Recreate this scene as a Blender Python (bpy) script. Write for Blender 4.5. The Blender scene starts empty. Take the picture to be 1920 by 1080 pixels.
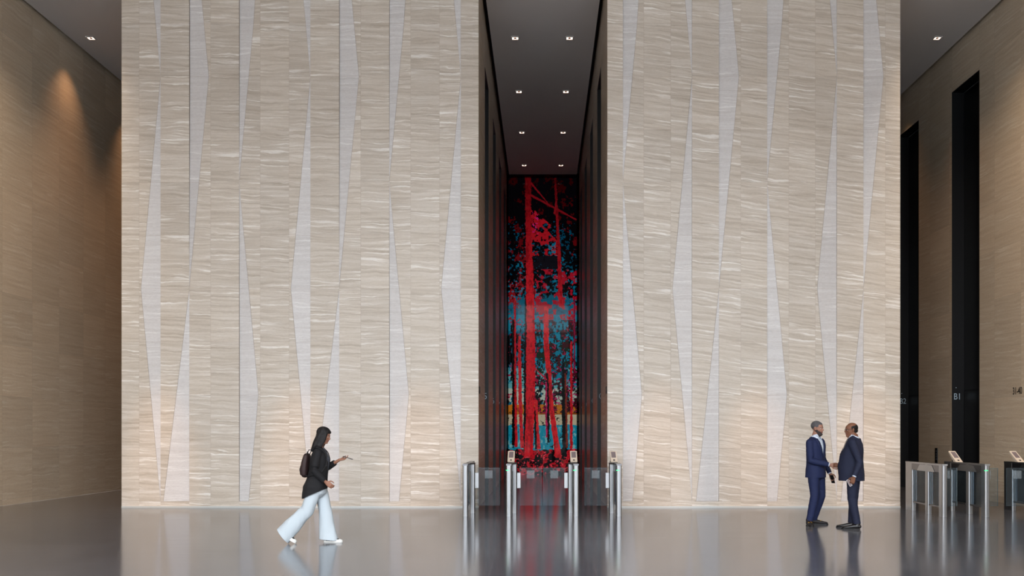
import bpy, bmesh, math, random
import numpy as np
from mathutils import Vector, Matrix, noise

sc = bpy.context.scene
col = sc.collection
random.seed(7)

# ------------------------------------------------------------------ camera
F_PX, CAM_Z, VPX, VPY = 1800.0, 1.6, 1018.0, 810.0
cd = bpy.data.cameras.new('camera')
cam = bpy.data.objects.new('camera', cd); col.objects.link(cam)
cam.location = (0, 0, CAM_Z); cam.rotation_euler = (math.radians(90), 0, 0)
cd.sensor_width = 36.0; cd.lens = F_PX / 1920 * 36.0
cd.shift_x = (960 - VPX) / 1920; cd.shift_y = (VPY - 540) / 1920
cd.clip_end = 500
sc.camera = cam

# ------------------------------------------------------------------ view
sc.view_settings.view_transform = 'Standard'
sc.view_settings.look = 'None'
sc.view_settings.gamma = 1.0
sc.view_settings.use_curve_mapping = False
sc.view_settings.exposure = 0.70

# ------------------------------------------------------------------ world: overcast daylight over a city skyline
w = bpy.data.worlds.new('world'); sc.world = w; w.use_nodes = True
wn, wl = w.node_tree.nodes, w.node_tree.links
wn.clear()
wo = wn.new('ShaderNodeOutputWorld'); wb = wn.new('ShaderNodeBackground')
tc = wn.new('ShaderNodeTexCoord'); sx = wn.new('ShaderNodeSeparateXYZ'); rp = wn.new('ShaderNodeValToRGB')
wl.new(tc.outputs['Generated'], sx.inputs[0]); wl.new(sx.outputs['Z'], rp.inputs[0])
el = rp.color_ramp.elements
el[0].position = 0.0; el[0].color = (0.16, 0.17, 0.18, 1)
el[1].position = 1.0; el[1].color = (0.79, 0.90, 1.03, 1)
e = el.new(0.02); e.color = (0.16, 0.17, 0.18, 1)
e = el.new(0.095); e.color = (0.20, 0.21, 0.23, 1)
e = el.new(0.11); e.color = (1.0, 1.03, 1.06, 1)
wl.new(rp.outputs[0], wb.inputs[0]); wb.inputs[1].default_value = 4.7
wl.new(wb.outputs[0], wo.inputs[0])

# geometry of the lobby (metres)
H = 11.25                      # ceiling height
YF = 20.28                     # front of the two stone blocks
YB = 36.0                      # back wall
YW = -1.2                      # glazed facade, behind the camera
XL, XR = -11.68, 10.33         # side walls
LB = (-8.90, -1.36)            # left block
RB = (1.36, 7.55)              # right block
PORT = [22.5 + 3.64 * i for i in range(4)]
PW, PTOP, PD = 1.53, 10.175, 0.30

# window portal for the daylight
pl = bpy.data.lights.new('facade_daylight', 'AREA'); pl.shape = 'RECTANGLE'
pl.size = XR - XL; pl.size_y = H
pl.cycles.is_portal = True
po = bpy.data.objects.new('facade_daylight', pl); col.objects.link(po)
po.location = ((XL + XR) / 2, YW + 0.1, H / 2); po.rotation_euler = (math.radians(-90), 0, math.radians(180))
po.rotation_euler = (math.radians(90), 0, 0)

def spot(name, loc, power, angle, color, blend=1.0, size=0.05, aim=None):
    l = bpy.data.lights.new(name, 'SPOT'); l.energy = power; l.color = color
    l.spot_size = math.radians(angle); l.spot_blend = blend; l.shadow_soft_size = size
    o = bpy.data.objects.new(name, l); col.objects.link(o); o.location = loc
    if aim is not None:
        o.rotation_euler = (Vector(aim) - Vector(loc)).to_track_quat('-Z', 'Y').to_euler()
    return o
WARM = (1.0, 0.56, 0.28)
# narrow accent downlights of the lobby ceiling, just in front of the stone blocks
for x in (-8.09, -5.16, -2.57, 2.5, 4.53, 6.78):
    spot('lobby_accent_lamp', (x, YF - 4.6, H - 0.03), 1600, 10.5, WARM, 1.0, 0.08, (x, YF, 0.72))

# unseen spots added overhead to brighten the two stone side walls
for y in (13.5, 16.0, 18.6):
    spot('added_wall_fill', (XL + 2.3, y, H - 0.03), 300, 72, (1.0, 0.80, 0.60), 1.0, 0.15, (XL, y + 3.6, 4.2))
    spot('added_wall_fill', (XR - 2.3, y, H - 0.03), 380, 72, (1.0, 0.80, 0.60), 1.0, 0.15, (XR, y + 3.6, 4.2))

# ------------------------------------------------------------------ materials
def new_mat(name):
    m = bpy.data.materials.new(name); m.use_nodes = True
    return m, m.node_tree.nodes, m.node_tree.links, m.node_tree.nodes['Principled BSDF']

def mat(name, c, rough=0.5, metal=0.0, bump=0.0, bscale=60.0, var=0.0, vscale=8.0, spec=0.5, coat=0.0, sheen=0.0, aniso=0.0):
    m, n, l, b = new_mat(name)
    b.inputs['Base Color'].default_value = (*c, 1)
    b.inputs['Roughness'].default_value = rough
    b.inputs['Metallic'].default_value = metal
    b.inputs['Specular IOR Level'].default_value = spec
    if coat: b.inputs['Coat Weight'].default_value = coat
    if sheen: b.inputs['Sheen Weight'].default_value = sheen; b.inputs['Sheen Roughness'].default_value = 0.5
    if aniso: b.inputs['Anisotropic'].default_value = aniso
    t = n.new('ShaderNodeTexCoord')
    nz = n.new('ShaderNodeTexNoise'); nz.inputs['Scale'].default_value = vscale; nz.inputs['Detail'].default_value = 4
    l.new(t.outputs['Object'], nz.inputs['Vector'])
    mr = n.new('ShaderNodeMapRange'); mr.inputs[3].default_value = 1 - max(var, .03); mr.inputs[4].default_value = 1 + max(var, .03)
    l.new(nz.outputs[0], mr.inputs[0])
    vm = n.new('ShaderNodeVectorMath'); vm.operation = 'SCALE'; vm.inputs[0].default_value = c
    l.new(mr.outputs[0], vm.inputs['Scale']); l.new(vm.outputs[0], b.inputs['Base Color'])
    if bump:
        n2 = n.new('ShaderNodeTexNoise'); n2.inputs['Scale'].default_value = bscale; n2.inputs['Detail'].default_value = 3
        l.new(t.outputs['Object'], n2.inputs['Vector'])
        bp = n.new('ShaderNodeBump'); bp.inputs['Strength'].default_value = bump; bp.inputs['Distance'].default_value = 0.01
        l.new(n2.outputs[0], bp.inputs['Height']); l.new(bp.outputs[0], b.inputs['Normal'])
    return m

def emis(name, c, s):
    m, n, l, b = new_mat(name)
    b.inputs['Base Color'].default_value = (*c, 1); b.inputs['Emission Color'].default_value = (*c, 1)
    b.inputs['Emission Strength'].default_value = s
    return m

def srgb(r, g, b):
    f = lambda v: (v / 255 / 12.92) if v <= 10 else ((v / 255 + 0.055) / 1.055) ** 2.4
    return (f(r), f(g), f(b))

def travertine(name, dark, mid, light, white, rough=0.42, contrast=1.0, pits=0.5):
    """vein-cut travertine; UV in metres, V is height, every slab carries its own UV offset"""
    m, n, l, b = new_mat(name)
    uv = n.new('ShaderNodeUVMap'); uv.uv_map = 'slab'
    # gentle warp of the veins
    wv = n.new('ShaderNodeMapping'); wv.inputs['Scale'].default_value = (1.5, 4.5, 1)
    l.new(uv.outputs[0], wv.inputs[0])
    wz = n.new('ShaderNodeTexNoise'); wz.inputs['Scale'].default_value = 1.0; wz.inputs['Detail'].default_value = 3; wz.inputs['Roughness'].default_value = 0.55
    l.new(wv.outputs[0], wz.inputs['Vector'])
    ws = n.new('ShaderNodeMath'); ws.operation = 'MULTIPLY_ADD'; ws.inputs[1].default_value = 0.15; ws.inputs[2].default_value = -0.075
    l.new(wz.outputs[0], ws.inputs[0])
    cx = n.new('ShaderNodeCombineXYZ'); l.new(ws.outputs[0], cx.inputs['Y'])
    ad = n.new('ShaderNodeVectorMath'); ad.operation = 'ADD'
    l.new(uv.outputs[0], ad.inputs[0]); l.new(cx.outputs[0], ad.inputs[1])
    def band(sx_, sy_, off, det, ro=0.6):
        mp = n.new('ShaderNodeMapping'); mp.inputs['Scale'].default_value = (sx_, sy_, 1); mp.inputs['Location'].default_value = (off, off * 1.7, 0)
        l.new(ad.outputs[0], mp.inputs[0])
        t = n.new('ShaderNodeTexNoise'); t.inputs['Scale'].default_value = 1.0; t.inputs['Detail'].default_value = det; t.inputs['Roughness'].default_value = ro
        l.new(mp.outputs[0], t.inputs['Vector'])
        return t
    b1 = band(0.5, 16, 3.1, 6, 0.68)
    r1 = n.new('ShaderNodeValToRGB'); l.new(b1.outputs[0], r1.inputs[0])
    e_ = r1.color_ramp.elements
    k = 0.15 / contrast
    e_[0].position = 0.47 - k; e_[0].color = (*dark, 1)
    e_[1].position = 0.5 + k; e_[1].color = (*light, 1)
    q = e_.new(0.5); q.color = (*mid, 1)
    # pale calcite streaks
    b2 = band(0.75, 22, 9.7, 3, 0.55)
    r2 = n.new('ShaderNodeMapRange'); r2.inputs[1].default_value = 0.54; r2.inputs[2].default_value = 0.64; r2.inputs[3].default_value = 0; r2.inputs[4].default_value = 0.75
    l.new(b2.outputs[0], r2.inputs[0])
    # streaks come in groups
    b3 = band(0.6, 2.2, 21.0, 2, 0.5)
    r3 = n.new('ShaderNodeMapRange'); r3.inputs[1].default_value = 0.42; r3.inputs[2].default_value = 0.58
    l.new(b3.outputs[0], r3.inputs[0])
    mu = n.new('ShaderNodeMath'); mu.operation = 'MULTIPLY'; l.new(r2.outputs[0], mu.inputs[0]); l.new(r3.outputs[0], mu.inputs[1])
    mx = n.new('ShaderNodeMix'); mx.data_type = 'RGBA'
    l.new(mu.outputs[0], mx.inputs[0]); l.new(r1.outputs[0], mx.inputs[6]); mx.inputs[7].default_value = (*white, 1)
    # fine grain + pits
    b4 = band(14, 60, 5.0, 4, 0.7)
    r4 = n.new('ShaderNodeMapRange'); r4.inputs[1].default_value = 0.25; r4.inputs[2].default_value = 0.6; r4.inputs[3].default_value = 1 - 0.16 * pits; r4.inputs[4].default_value = 1.02
    l.new(b4.outputs[0], r4.inputs[0])
    # slab tone
    at = n.new('ShaderNodeAttribute'); at.attribute_name = 'tone'
    m2 = n.new('ShaderNodeMath'); m2.operation = 'MULTIPLY'; l.new(r4.outputs[0], m2.inputs[0]); l.new(at.outputs['Fac'], m2.inputs[1])
    sc_ = n.new('ShaderNodeVectorMath'); sc_.operation = 'SCALE'; l.new(mx.outputs[2], sc_.inputs[0]); l.new(m2.outputs[0], sc_.inputs['Scale'])
    l.new(sc_.outputs[0], b.inputs['Base Color'])
    b.inputs['Roughness'].default_value = rough
    b.inputs['Specular IOR Level'].default_value = 0.4
    bp = n.new('ShaderNodeBump'); bp.inputs['Strength'].default_value = 0.12; bp.inputs['Distance'].default_value = 0.004
    l.new(b4.outputs[0], bp.inputs['Height']); l.new(bp.outputs[0], b.inputs['Normal'])
    return m

TRAV = travertine('travertine_vein_cut', srgb(180, 167, 152), srgb(203, 192, 179), srgb(215, 206, 196), srgb(243, 239, 234))
FACET_LIT = travertine('travertine_lit_facet', srgb(202, 197, 195), srgb(210, 206, 205), srgb(218, 215, 214), srgb(233, 231, 230), contrast=0.9, pits=0.8)  # same travertine; skylight caught by the tilted facets is put into its colour
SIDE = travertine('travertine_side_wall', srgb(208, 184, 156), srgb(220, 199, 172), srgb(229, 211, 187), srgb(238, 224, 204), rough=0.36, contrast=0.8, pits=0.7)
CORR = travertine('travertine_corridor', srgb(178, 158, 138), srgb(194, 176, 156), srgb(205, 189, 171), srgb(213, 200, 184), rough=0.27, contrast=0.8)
JOINT = mat('slab_joint', srgb(164, 138, 118), 0.8)
PAINT = mat('ceiling_paint', srgb(214, 208, 206), 0.75, bump=0.03, bscale=200, var=0.02, vscale=0.5)
GAP = mat('shadow_gap_black', srgb(24, 22, 21), 0.8)
DARKMET = mat('blackened_metal', srgb(13, 13, 16), 0.42, 0.2, var=0.1, vscale=1.2)
DARKGL = mat('black_glass_door', srgb(7, 6, 7), 0.3, 0.0, var=0.1, vscale=2)
STEEL = mat('brushed_steel', (0.37, 0.38, 0.395), 0.34, 1.0, bump=0.05, bscale=90, var=0.04, aniso=0.3)
STEELD = mat('dark_steel', (0.16, 0.16, 0.17), 0.30, 0.9, var=0.05)
BLACKP = mat('black_plastic', srgb(18, 18, 20), 0.35)
TRIMW = mat('downlight_trim', srgb(205, 200, 195), 0.4)
LAMP = emis('lamp_glow', (1.0, 0.80, 0.66), 1.6)
GREEN = emis('green_led', (0.02, 1.0, 0.22), 1.1)
SIGNW = mat('sign_white', srgb(170, 190, 205), 0.5)
SIGNB = mat('sign_black', srgb(22, 20, 18), 0.5)
SCREEN = mat('reader_screen', srgb(134, 120, 122), 0.25, var=0.1, vscale=40)
SHELL = mat('reader_shell', srgb(228, 212, 194), 0.35)
SKIRT = mat('base_strip', srgb(196, 198, 196), 0.3, 0.1)
MULL = mat('facade_mullion', srgb(60, 60, 62), 0.4, 0.6)

def glass_mat(name, tint, haze, rough=0.02):
    m = bpy.data.materials.new(name); m.use_nodes = True
    n, l = m.node_tree.nodes, m.node_tree.links; n.clear()
    o = n.new('ShaderNodeOutputMaterial'); t = n.new('ShaderNodeBsdfTransparent'); t.inputs[0].default_value = (*tint, 1)
    g = n.new('ShaderNodeBsdfGlossy'); g.inputs['Roughness'].default_value = rough; g.inputs['Color'].default_value = (0.9, 0.95, 1, 1)
    fr = n.new('ShaderNodeFresnel'); fr.inputs[0].default_value = 1.2
    mx = n.new('ShaderNodeMixShader'); l.new(fr.outputs[0], mx.inputs[0]); l.new(t.outputs[0], mx.inputs[1]); l.new(g.outputs[0], mx.inputs[2])
    d = n.new('ShaderNodeBsdfDiffuse'); d.inputs[0].default_value = (0.62, 0.70, 0.74, 1)
    nz = n.new('ShaderNodeTexNoise'); nz.inputs['Scale'].default_value = 6
    mr = n.new('ShaderNodeMapRange'); mr.inputs[3].default_value = haze * 0.8; mr.inputs[4].default_value = haze * 1.2
    l.new(nz.outputs[0], mr.inputs[0])
    m2 = n.new('ShaderNodeMixShader'); l.new(mr.outputs[0], m2.inputs[0]); l.new(mx.outputs[0], m2.inputs[1]); l.new(d.outputs[0], m2.inputs[2])
    l.new(m2.outputs[0], o.inputs[0])
    return m
GLASS = glass_mat('clear_glass', (0.86, 0.90, 0.92), 0.022)
FROST = glass_mat('frosted_print', (0.8, 0.8, 0.82), 0.2, 0.3)
EDGE = glass_mat('glass_edge', (0.8, 0.88, 0.9), 0.03, 0.1)

def floor_mat():
    m, n, l, b = new_mat('dark_honed_floor_stone')
    g = n.new('ShaderNodeNewGeometry')
    mp = n.new('ShaderNodeMapping'); mp.inputs['Location'].default_value = (0.605, -12.1 + 1.47 * 20, 0)
    l.new(g.outputs['Position'], mp.inputs[0])
    br = n.new('ShaderNodeTexBrick'); br.inputs['Scale'].default_value = 1.0
    br.offset = 0.5; br.offset_frequency = 2
    br.inputs['Brick Width'].default_value = 1.21; br.inputs['Row Height'].default_value = 1.47
    br.inputs['Mortar Size'].default_value = 0.004; br.inputs['Mortar Smooth'].default_value = 0.1; br.inputs['Bias'].default_value = 0
    br.inputs['Color1'].default_value = (0.92, 0.92, 0.92, 1); br.inputs['Color2'].default_value = (1.08, 1.08, 1.08, 1); br.inputs['Mortar'].default_value = (1.55, 1.5, 1.45, 1)
    l.new(mp.outputs[0], br.inputs['Vector'])
    m2 = n.new('ShaderNodeMapping'); m2.inputs['Scale'].default_value = (0.5, 6, 1); l.new(g.outputs['Position'], m2.inputs[0])
    nz = n.new('ShaderNodeTexNoise'); nz.inputs['Scale'].default_value = 1.6; nz.inputs['Detail'].default_value = 6; nz.inputs['Roughness'].default_value = 0.6
    l.new(m2.outputs[0], nz.inputs['Vector'])
    r = n.new('ShaderNodeValToRGB'); r.color_ramp.elements[0].position = 0.3; r.color_ramp.elements[1].position = 0.7
    r.color_ramp.elements[0].color = (*srgb(90, 91, 97), 1); r.color_ramp.elements[1].color = (*srgb(106, 106, 111), 1)
    l.new(nz.outputs[0], r.inputs[0])
    mu = n.new('ShaderNodeMix'); mu.data_type = 'RGBA'; mu.blend_type = 'MULTIPLY'; mu.inputs[0].default_value = 1
    l.new(r.outputs[0], mu.inputs[6]); l.new(br.outputs['Color'], mu.inputs[7]); l.new(mu.outputs[2], b.inputs['Base Color'])
    mr = n.new('ShaderNodeMapRange'); mr.inputs[3].default_value = 0.10; mr.inputs[4].default_value = 0.17; l.new(nz.outputs[0], mr.inputs[0]); l.new(mr.outputs[0], b.inputs['Roughness'])
    b.inputs['Specular IOR Level'].default_value = 0.22
    return m
FLOOR = floor_mat()

# ------------------------------------------------------------------ mesh helpers
def tag(o, label=None, cat=None, group=None, kind=None):
    if label: o['label'] = label
    if cat: o['category'] = cat
    if group: o['group'] = group
    if kind: o['kind'] = kind
    return o

def empty(name, loc, rz=0.0, label=None, cat=None, group=None):
    o = bpy.data.objects.new(name, None); col.objects.link(o); o.location = loc; o.rotation_euler = (0, 0, rz)
    o.empty_display_size = 0.1
    return tag(o, label, cat, group)

def link_mesh(name, me, mats, parent=None, smooth=False):
    for m in (mats if isinstance(mats, (list, tuple)) else [mats]): me.materials.append(m)
    o = bpy.data.objects.new(name, me); col.objects.link(o)
    if parent is not None: o.parent = parent
    if smooth:
        for p in me.polygons: p.use_smooth = True
    return o

class MB:
    def __init__(s): s.bm = bmesh.new(); s.mi = 0
    def quad(s, *p):
        vs = [s.bm.verts.new(q) for q in p]; f = s.bm.faces.new(vs); f.material_index = s.mi; return f
    def box(s, x0, x1, y0, y1, z0, z1, bevel=0.0):
        vs = [s.bm.verts.new((x, y, z)) for z in (z0, z1) for y in (y0, y1) for x in (x0, x1)]
        fs = [(0, 2, 3, 1), (4, 5, 7, 6), (0, 1, 5, 4), (2, 6, 7, 3), (0, 4, 6, 2), (1, 3, 7, 5)]
        fl = [s.bm.faces.new([vs[i] for i in f]) for f in fs]
        for f in fl: f.material_index = s.mi
        if bevel:
            es = list({e for f in fl for e in f.edges})
            r = bmesh.ops.bevel(s.bm, geom=es, offset=bevel, segments=2, profile=0.5, affect='EDGES')
            for f in r['faces']: f.material_index = s.mi
        return s
    def prism(s, pts, axis, a, b):
        """extrude a 2-D outline between a and b along an axis"""
        def P(u, v, t): return {'x': (t, u, v), 'y': (u, t, v), 'z': (u, v, t)}[axis]
        A = [s.bm.verts.new(P(u, v, a)) for u, v in pts]; B = [s.bm.verts.new(P(u, v, b)) for u, v in pts]
        n = len(pts); fl = [s.bm.faces.new(A), s.bm.faces.new(B[::-1])]
        for i in range(n): fl.append(s.bm.faces.new([A[i], B[i], B[(i + 1) % n], A[(i + 1) % n]]))
        for f in fl: f.material_index = s.mi
        bmesh.ops.recalc_face_normals(s.bm, faces=fl)
        return s
    def cyl(s, p0, p1, r, seg=16):
        p0, p1 = Vector(p0), Vector(p1); d = (p1 - p0).normalized()
        a = d.orthogonal().normalized(); b = d.cross(a)
        A, B = [], []
        for i in range(seg):
            t = 2 * math.pi * i / seg; o = a * math.cos(t) * r + b * math.sin(t) * r
            A.append(s.bm.verts.new(p0 + o)); B.append(s.bm.verts.new(p1 + o))
        fl = [s.bm.faces.new(A), s.bm.faces.new(B)]
        for i in range(seg): fl.append(s.bm.faces.new([A[i], A[(i + 1) % seg], B[(i + 1) % seg], B[i]]))
        for f in fl: f.material_index = s.mi
        bmesh.ops.recalc_face_normals(s.bm, faces=fl)
        return s
    def build(s, name, mats, parent=None, smooth=False):
        me = bpy.data.meshes.new(name); s.bm.to_mesh(me); s.bm.free()
        return link_mesh(name, me, mats, parent, smooth)

class Slabs:
    """faces that carry a 'slab' UV in metres (own offset per slab) and a 'tone' value"""
    def __init__(s): s.v = []; s.f = []; s.uv = []; s.tone = []; s.mi = []
    def add(s, pts, uvs, tone=1.0, mi=0):
        k = len(s.v); s.v += [tuple(p) for p in pts]; s.f.append(list(range(k, k + len(pts))))
        s.uv += uvs; s.tone += [tone] * len(pts); s.mi.append(mi)
    def build(s, name, mats, parent=None):
        me = bpy.data.meshes.new(name); me.from_pydata(s.v, [], s.f); me.update()
        for m in mats: me.materials.append(m)
        uvl = me.uv_layers.new(name='slab'); uvl.data.foreach_set('uv', np.array(s.uv, 'f').ravel())
        ca = me.attributes.new('tone', 'FLOAT', 'CORNER'); ca.data.foreach_set('value', np.array(s.tone, 'f'))
        me.polygons.foreach_set('material_index', s.mi)
        o = bpy.data.objects.new(name, me); col.objects.link(o)
        if parent is not None: o.parent = parent
        return o

def text_mesh(name, body, loc, rot, size, xscale, m, parent=None, align='LEFT', ext=0.002):
    cu = bpy.data.curves.new(name, 'FONT'); cu.body = body; cu.size = 1.0; cu.extrude = ext / size; cu.align_x = align; cu.align_y = 'CENTER'
    t = bpy.data.objects.new(name, cu); col.objects.link(t)
    bpy.context.view_layer.update()
    me = bpy.data.meshes.new_from_object(t.evaluated_get(bpy.context.evaluated_depsgraph_get()))
    bpy.data.objects.remove(t)
    me.materials.clear(); me.name = name
    o = link_mesh(name, me, m, parent)
    o.location = loc; o.rotation_euler = rot; o.scale = (size * xscale, size, size)
    return o

# ------------------------------------------------------------------ the two stone blocks, front faces
ROWS = [-60 + 0.5, 43.5, 143, 243, 342, 441, 541, 641, 741, 840, 940]      # slab joints, as heights below
def hz(y): return CAM_Z + (VPY - y) / 88.75
def hx(x): return (x - VPX) / 88.75
ZR = [H + 0.35] + [hz(y) for y in ROWS[1:]]
def zig(kind, y):
    """width (0..1) of a facet in the lit, paler tone at height y, three phases that repeat along the wall"""
    T = 398.0
    ph = {1: 143, 2: 541, 3: 342}[kind]
    t = ((y - ph) % (2 * T)) / T
    return t if t <= 1 else 2 - t

def front(name, cols, strips, slope):
    S = Slabs()
    G = 0.0011                                   # joint half width
    REC = 0.035                                  # how deep a facet folds in at its straight edge
    rnd = random.Random(name)
    for r in range(len(ZR) - 1):
        zt, zb = ZR[r], ZR[r + 1]
        yt, yb = VPY - (zt - CAM_Z) * 88.75, VPY - (zb - CAM_Z) * 88.75
        for c in range(len(cols) - 1):
            x0, x1 = hx(cols[c]), hx(cols[c + 1])
            ou, ov = rnd.uniform(0, 40), rnd.uniform(0, 40)
            tone = rnd.uniform(0.94, 1.04)
            U = lambda x, z: (x + ou, z + ov + slope * (x - x0))
            st = strips.get(c)
            w = None
            if st:
                kind, side = st[:2]
                act = st[2] if len(st) > 2 else None       # rows where the facet lives in this column
                if act is None or act[0] <= r < act[1]:
                    amp = st[3] if len(st) > 3 else 0.92
                    if kind == 2 and len(st) > 3: wt, wb = amp * (yt - 541) / 398, amp * (yb - 541) / 398
                    else: wt, wb = amp * zig(kind, yt), amp * zig(kind, yb)
                    w = (max(wt, 0.0) * (x1 - x0), max(wb, 0.0) * (x1 - x0))
            if not w:
                S.add([(x0 + G, YF, zb + G), (x1 - G, YF, zb + G), (x1 - G, YF, zt - G), (x0 + G, YF, zt - G)],
                      [U(x0, zb), U(x1, zb), U(x1, zt), U(x0, zt)], tone, 0)
                continue
            pu, pv = rnd.uniform(0, 40), rnd.uniform(0, 40)
            P = lambda x, z: (x + pu, z + pv)
            pt = rnd.uniform(0.97, 1.03)
            if side == 'R':      # straight edge at the right, folded in there
                a, bb = x1 - w[1] - G, x1 - w[0] - G
                S.add([(x0 + G, YF, zb + G), (a, YF, zb + G), (bb, YF, zt - G), (x0 + G, YF, zt - G)],
                      [U(x0, zb), U(a, zb), U(bb, zt), U(x0, zt)], tone, 0)
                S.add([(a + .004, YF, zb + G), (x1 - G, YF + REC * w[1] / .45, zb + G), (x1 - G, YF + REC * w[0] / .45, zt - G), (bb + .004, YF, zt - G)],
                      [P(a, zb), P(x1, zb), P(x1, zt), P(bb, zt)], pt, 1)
                S.add([(x1 - G, YF + REC, zb), (x1 + G, YF, zb), (x1 + G, YF, zt), (x1 - G, YF + REC, zt)], [(0, 0), (.03, 0), (.03, 1), (0, 1)], 0.95, 0)
            else:
                a, bb = x0 + w[1] + G, x0 + w[0] + G
                S.add([(a, YF, zb + G), (x1 - G, YF, zb + G), (x1 - G, YF, zt - G), (bb, YF, zt - G)],
                      [U(a, zb), U(x1, zb), U(x1, zt), U(bb, zt)], tone, 0)
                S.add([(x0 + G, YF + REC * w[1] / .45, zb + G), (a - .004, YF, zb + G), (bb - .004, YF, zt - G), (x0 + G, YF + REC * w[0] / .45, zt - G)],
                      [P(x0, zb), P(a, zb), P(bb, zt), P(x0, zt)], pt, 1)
    # plinth course
    zb, zt = 0.03, ZR[-1]
    for c in range(len(cols) - 1):
        x0, x1 = hx(cols[c]), hx(cols[c + 1]); ou, ov = rnd.uniform(0, 40), rnd.uniform(0, 40)
        S.add([(x0, YF, zb), (x1, YF, zb), (x1, YF, zt - G), (x0, YF, zt - G)], [(x0 + ou, zb + ov), (x1 + ou, zb + ov), (x1 + ou, zt + ov), (x0 + ou, zt + ov)], 1.03, 0)
    o = S.build(name, [TRAV, FACET_LIT]); tag(o, kind='structure')
    return o

colsL = [228, 261, 301, 355, 395, 448.5, 488, 542, 582, 636, 676.5, 730, 770, 824, 864, 897.3]
stripsL = {1: (1, 'R'), 3: (2, 'L', (0, 6)), 2: (2, 'R', (6, 10), 0.9), 5: (3, 'L'), 7: (1, 'R'),
           9: (2, 'L', (0, 6)), 8: (2, 'R', (6, 10), 0.9), 11: (3, 'L'), 13: (1, 'R')}
colsR = [1138.7, 1168, 1207, 1257.5, 1297.5, 1348, 1389, 1438.5, 1479, 1528.7, 1569, 1619, 1660, 1688]
stripsR = {1: (3, 'L'), 3: (1, 'R'), 5: (2, 'L', (0, 6)), 4: (2, 'R', (6, 10), 0.85), 7: (3, 'L'), 9: (1, 'R'),
           11: (2, 'L', (0, 6)), 10: (2, 'R', (6, 10), 0.85)}
front('wall_front_left', colsL, stripsL, 0.02)
front('wall_front_right', colsR, stripsR, 0.13)
for nm, (a, b) in (('left', LB), ('right', RB)):
    m = MB(); m.box(a + .002, b - .002, YF + 0.045, YF + 0.12, 0.0, H + 0.35)
    m.box(a, b, YF - 0.0, YF + 0.12, H + 0.35, H + 0.4)
    tag(m.build('wall_joints_' + nm, JOINT), kind='structure')
    m = MB(); m.box(a, b, YF - 0.012, YF + 0.05, 0.0, 0.035); tag(m.build('baseboard_' + nm, SKIRT), kind='structure')

# ------------------------------------------------------------------ side walls and corridor walls with tall lift portals
def slab_wall(S, x, y0, y1, z0, z1, sgn, rnd, dy=1.22, dz=1.1225, slope=0.0, zoff=0.135):
    """vertical wall in the plane X = x, facing sgn, cut into slabs"""
    ys = [y0]
    k = math.floor(y0 / dy) + 1
    while k * dy < y1 - 1e-4:
        if k * dy > y0 + 1e-4: ys.append(k * dy)
        k += 1
    ys.append(y1)
    zs = [z0]; k = 0
    while zoff + k * dz < z1 - 1e-4:
        if zoff + k * dz > z0 + 1e-4: zs.append(zoff + k * dz)
        k += 1
    zs.append(z1)
    g = 0.0012
    for i in range(len(ys) - 1):
        for j in range(len(zs) - 1):
            a, b, c, d = ys[i] + g, ys[i + 1] - g, zs[j] + g, zs[j + 1] - g
            ou, ov = rnd.uniform(0, 40), rnd.uniform(0, 40)
            P = [(x, a, c), (x, b, c), (x, b, d), (x, a, d)]
            UVs = [(a + ou, c + ov + slope * (a - ys[i])), (b + ou, c + ov + slope * (b - ys[i])), (b + ou, d + ov + slope * (b - ys[i])), (a + ou, d + ov + slope * (a - ys[i]))]
            if sgn > 0: P = P[::-1]; UVs = UVs[::-1]
            S.add(P, UVs, rnd.uniform(0.93, 1.05), 0)

def portal_wall(name, x, sgn, y0, y1, ports, material, slope=0.0):
    rnd = random.Random(name); S = Slabs()
    edges = y0
    for p in ports:
        slab_wall(S, x, edges, p, 0, H + 0.35, sgn, rnd, slope=slope)
        slab_wall(S, x, p, p + PW, PTOP, H + 0.35, sgn, rnd, dy=50, zoff=0.135, slope=slope)
        edges = p + PW
    slab_wall(S, x, edges, y1, 0, H + 0.35, sgn, rnd, slope=slope)
    o = S.build(name, [material, JOINT]); tag(o, kind='structure')
    m = MB(); prev = max(y0, YF + .04) if y0 == YF else y0                        # backing behind the joints
    for p in list(ports) + [None]:
        e_ = p if p is not None else y1
        a, b = (x - sgn * 0.004, x - sgn * 0.05)
        m.box(min(a, b), max(a, b), prev, e_, 0, H + 0.4)
        if p is not None:
            m.box(min(a, b), max(a, b), p, p + PW, PTOP, H + 0.4); prev = p + PW
    tag(m.build(name.replace('wall', 'wall_backing'), JOINT), kind='structure')

portal_wall('wall_left', XL, 1, YW, YB, [], SIDE)
PR = [22.72 + 3.67 * i for i in range(4)]
portal_wall('wall_right', XR, -1, YW, YB, PR, SIDE, slope=-0.03)
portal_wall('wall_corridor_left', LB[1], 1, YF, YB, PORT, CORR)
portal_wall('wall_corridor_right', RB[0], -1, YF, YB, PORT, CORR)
m = MB(); m.box(LB[0], LB[0] + .05, YF + .12, YB, 0, H + .4); tag(m.build('wall_passage_left', SIDE), kind='structure')
m = MB(); m.box(RB[1] - .05, RB[1], YF + .12, YB, 0, H + .4); tag(m.build('wall_passage_right', SIDE), kind='structure')
m = MB(); m.box(XL, XR, YB + .02, YB + .2, 0, H + .4); tag(m.build('wall_back', GAP), kind='structure')

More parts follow.
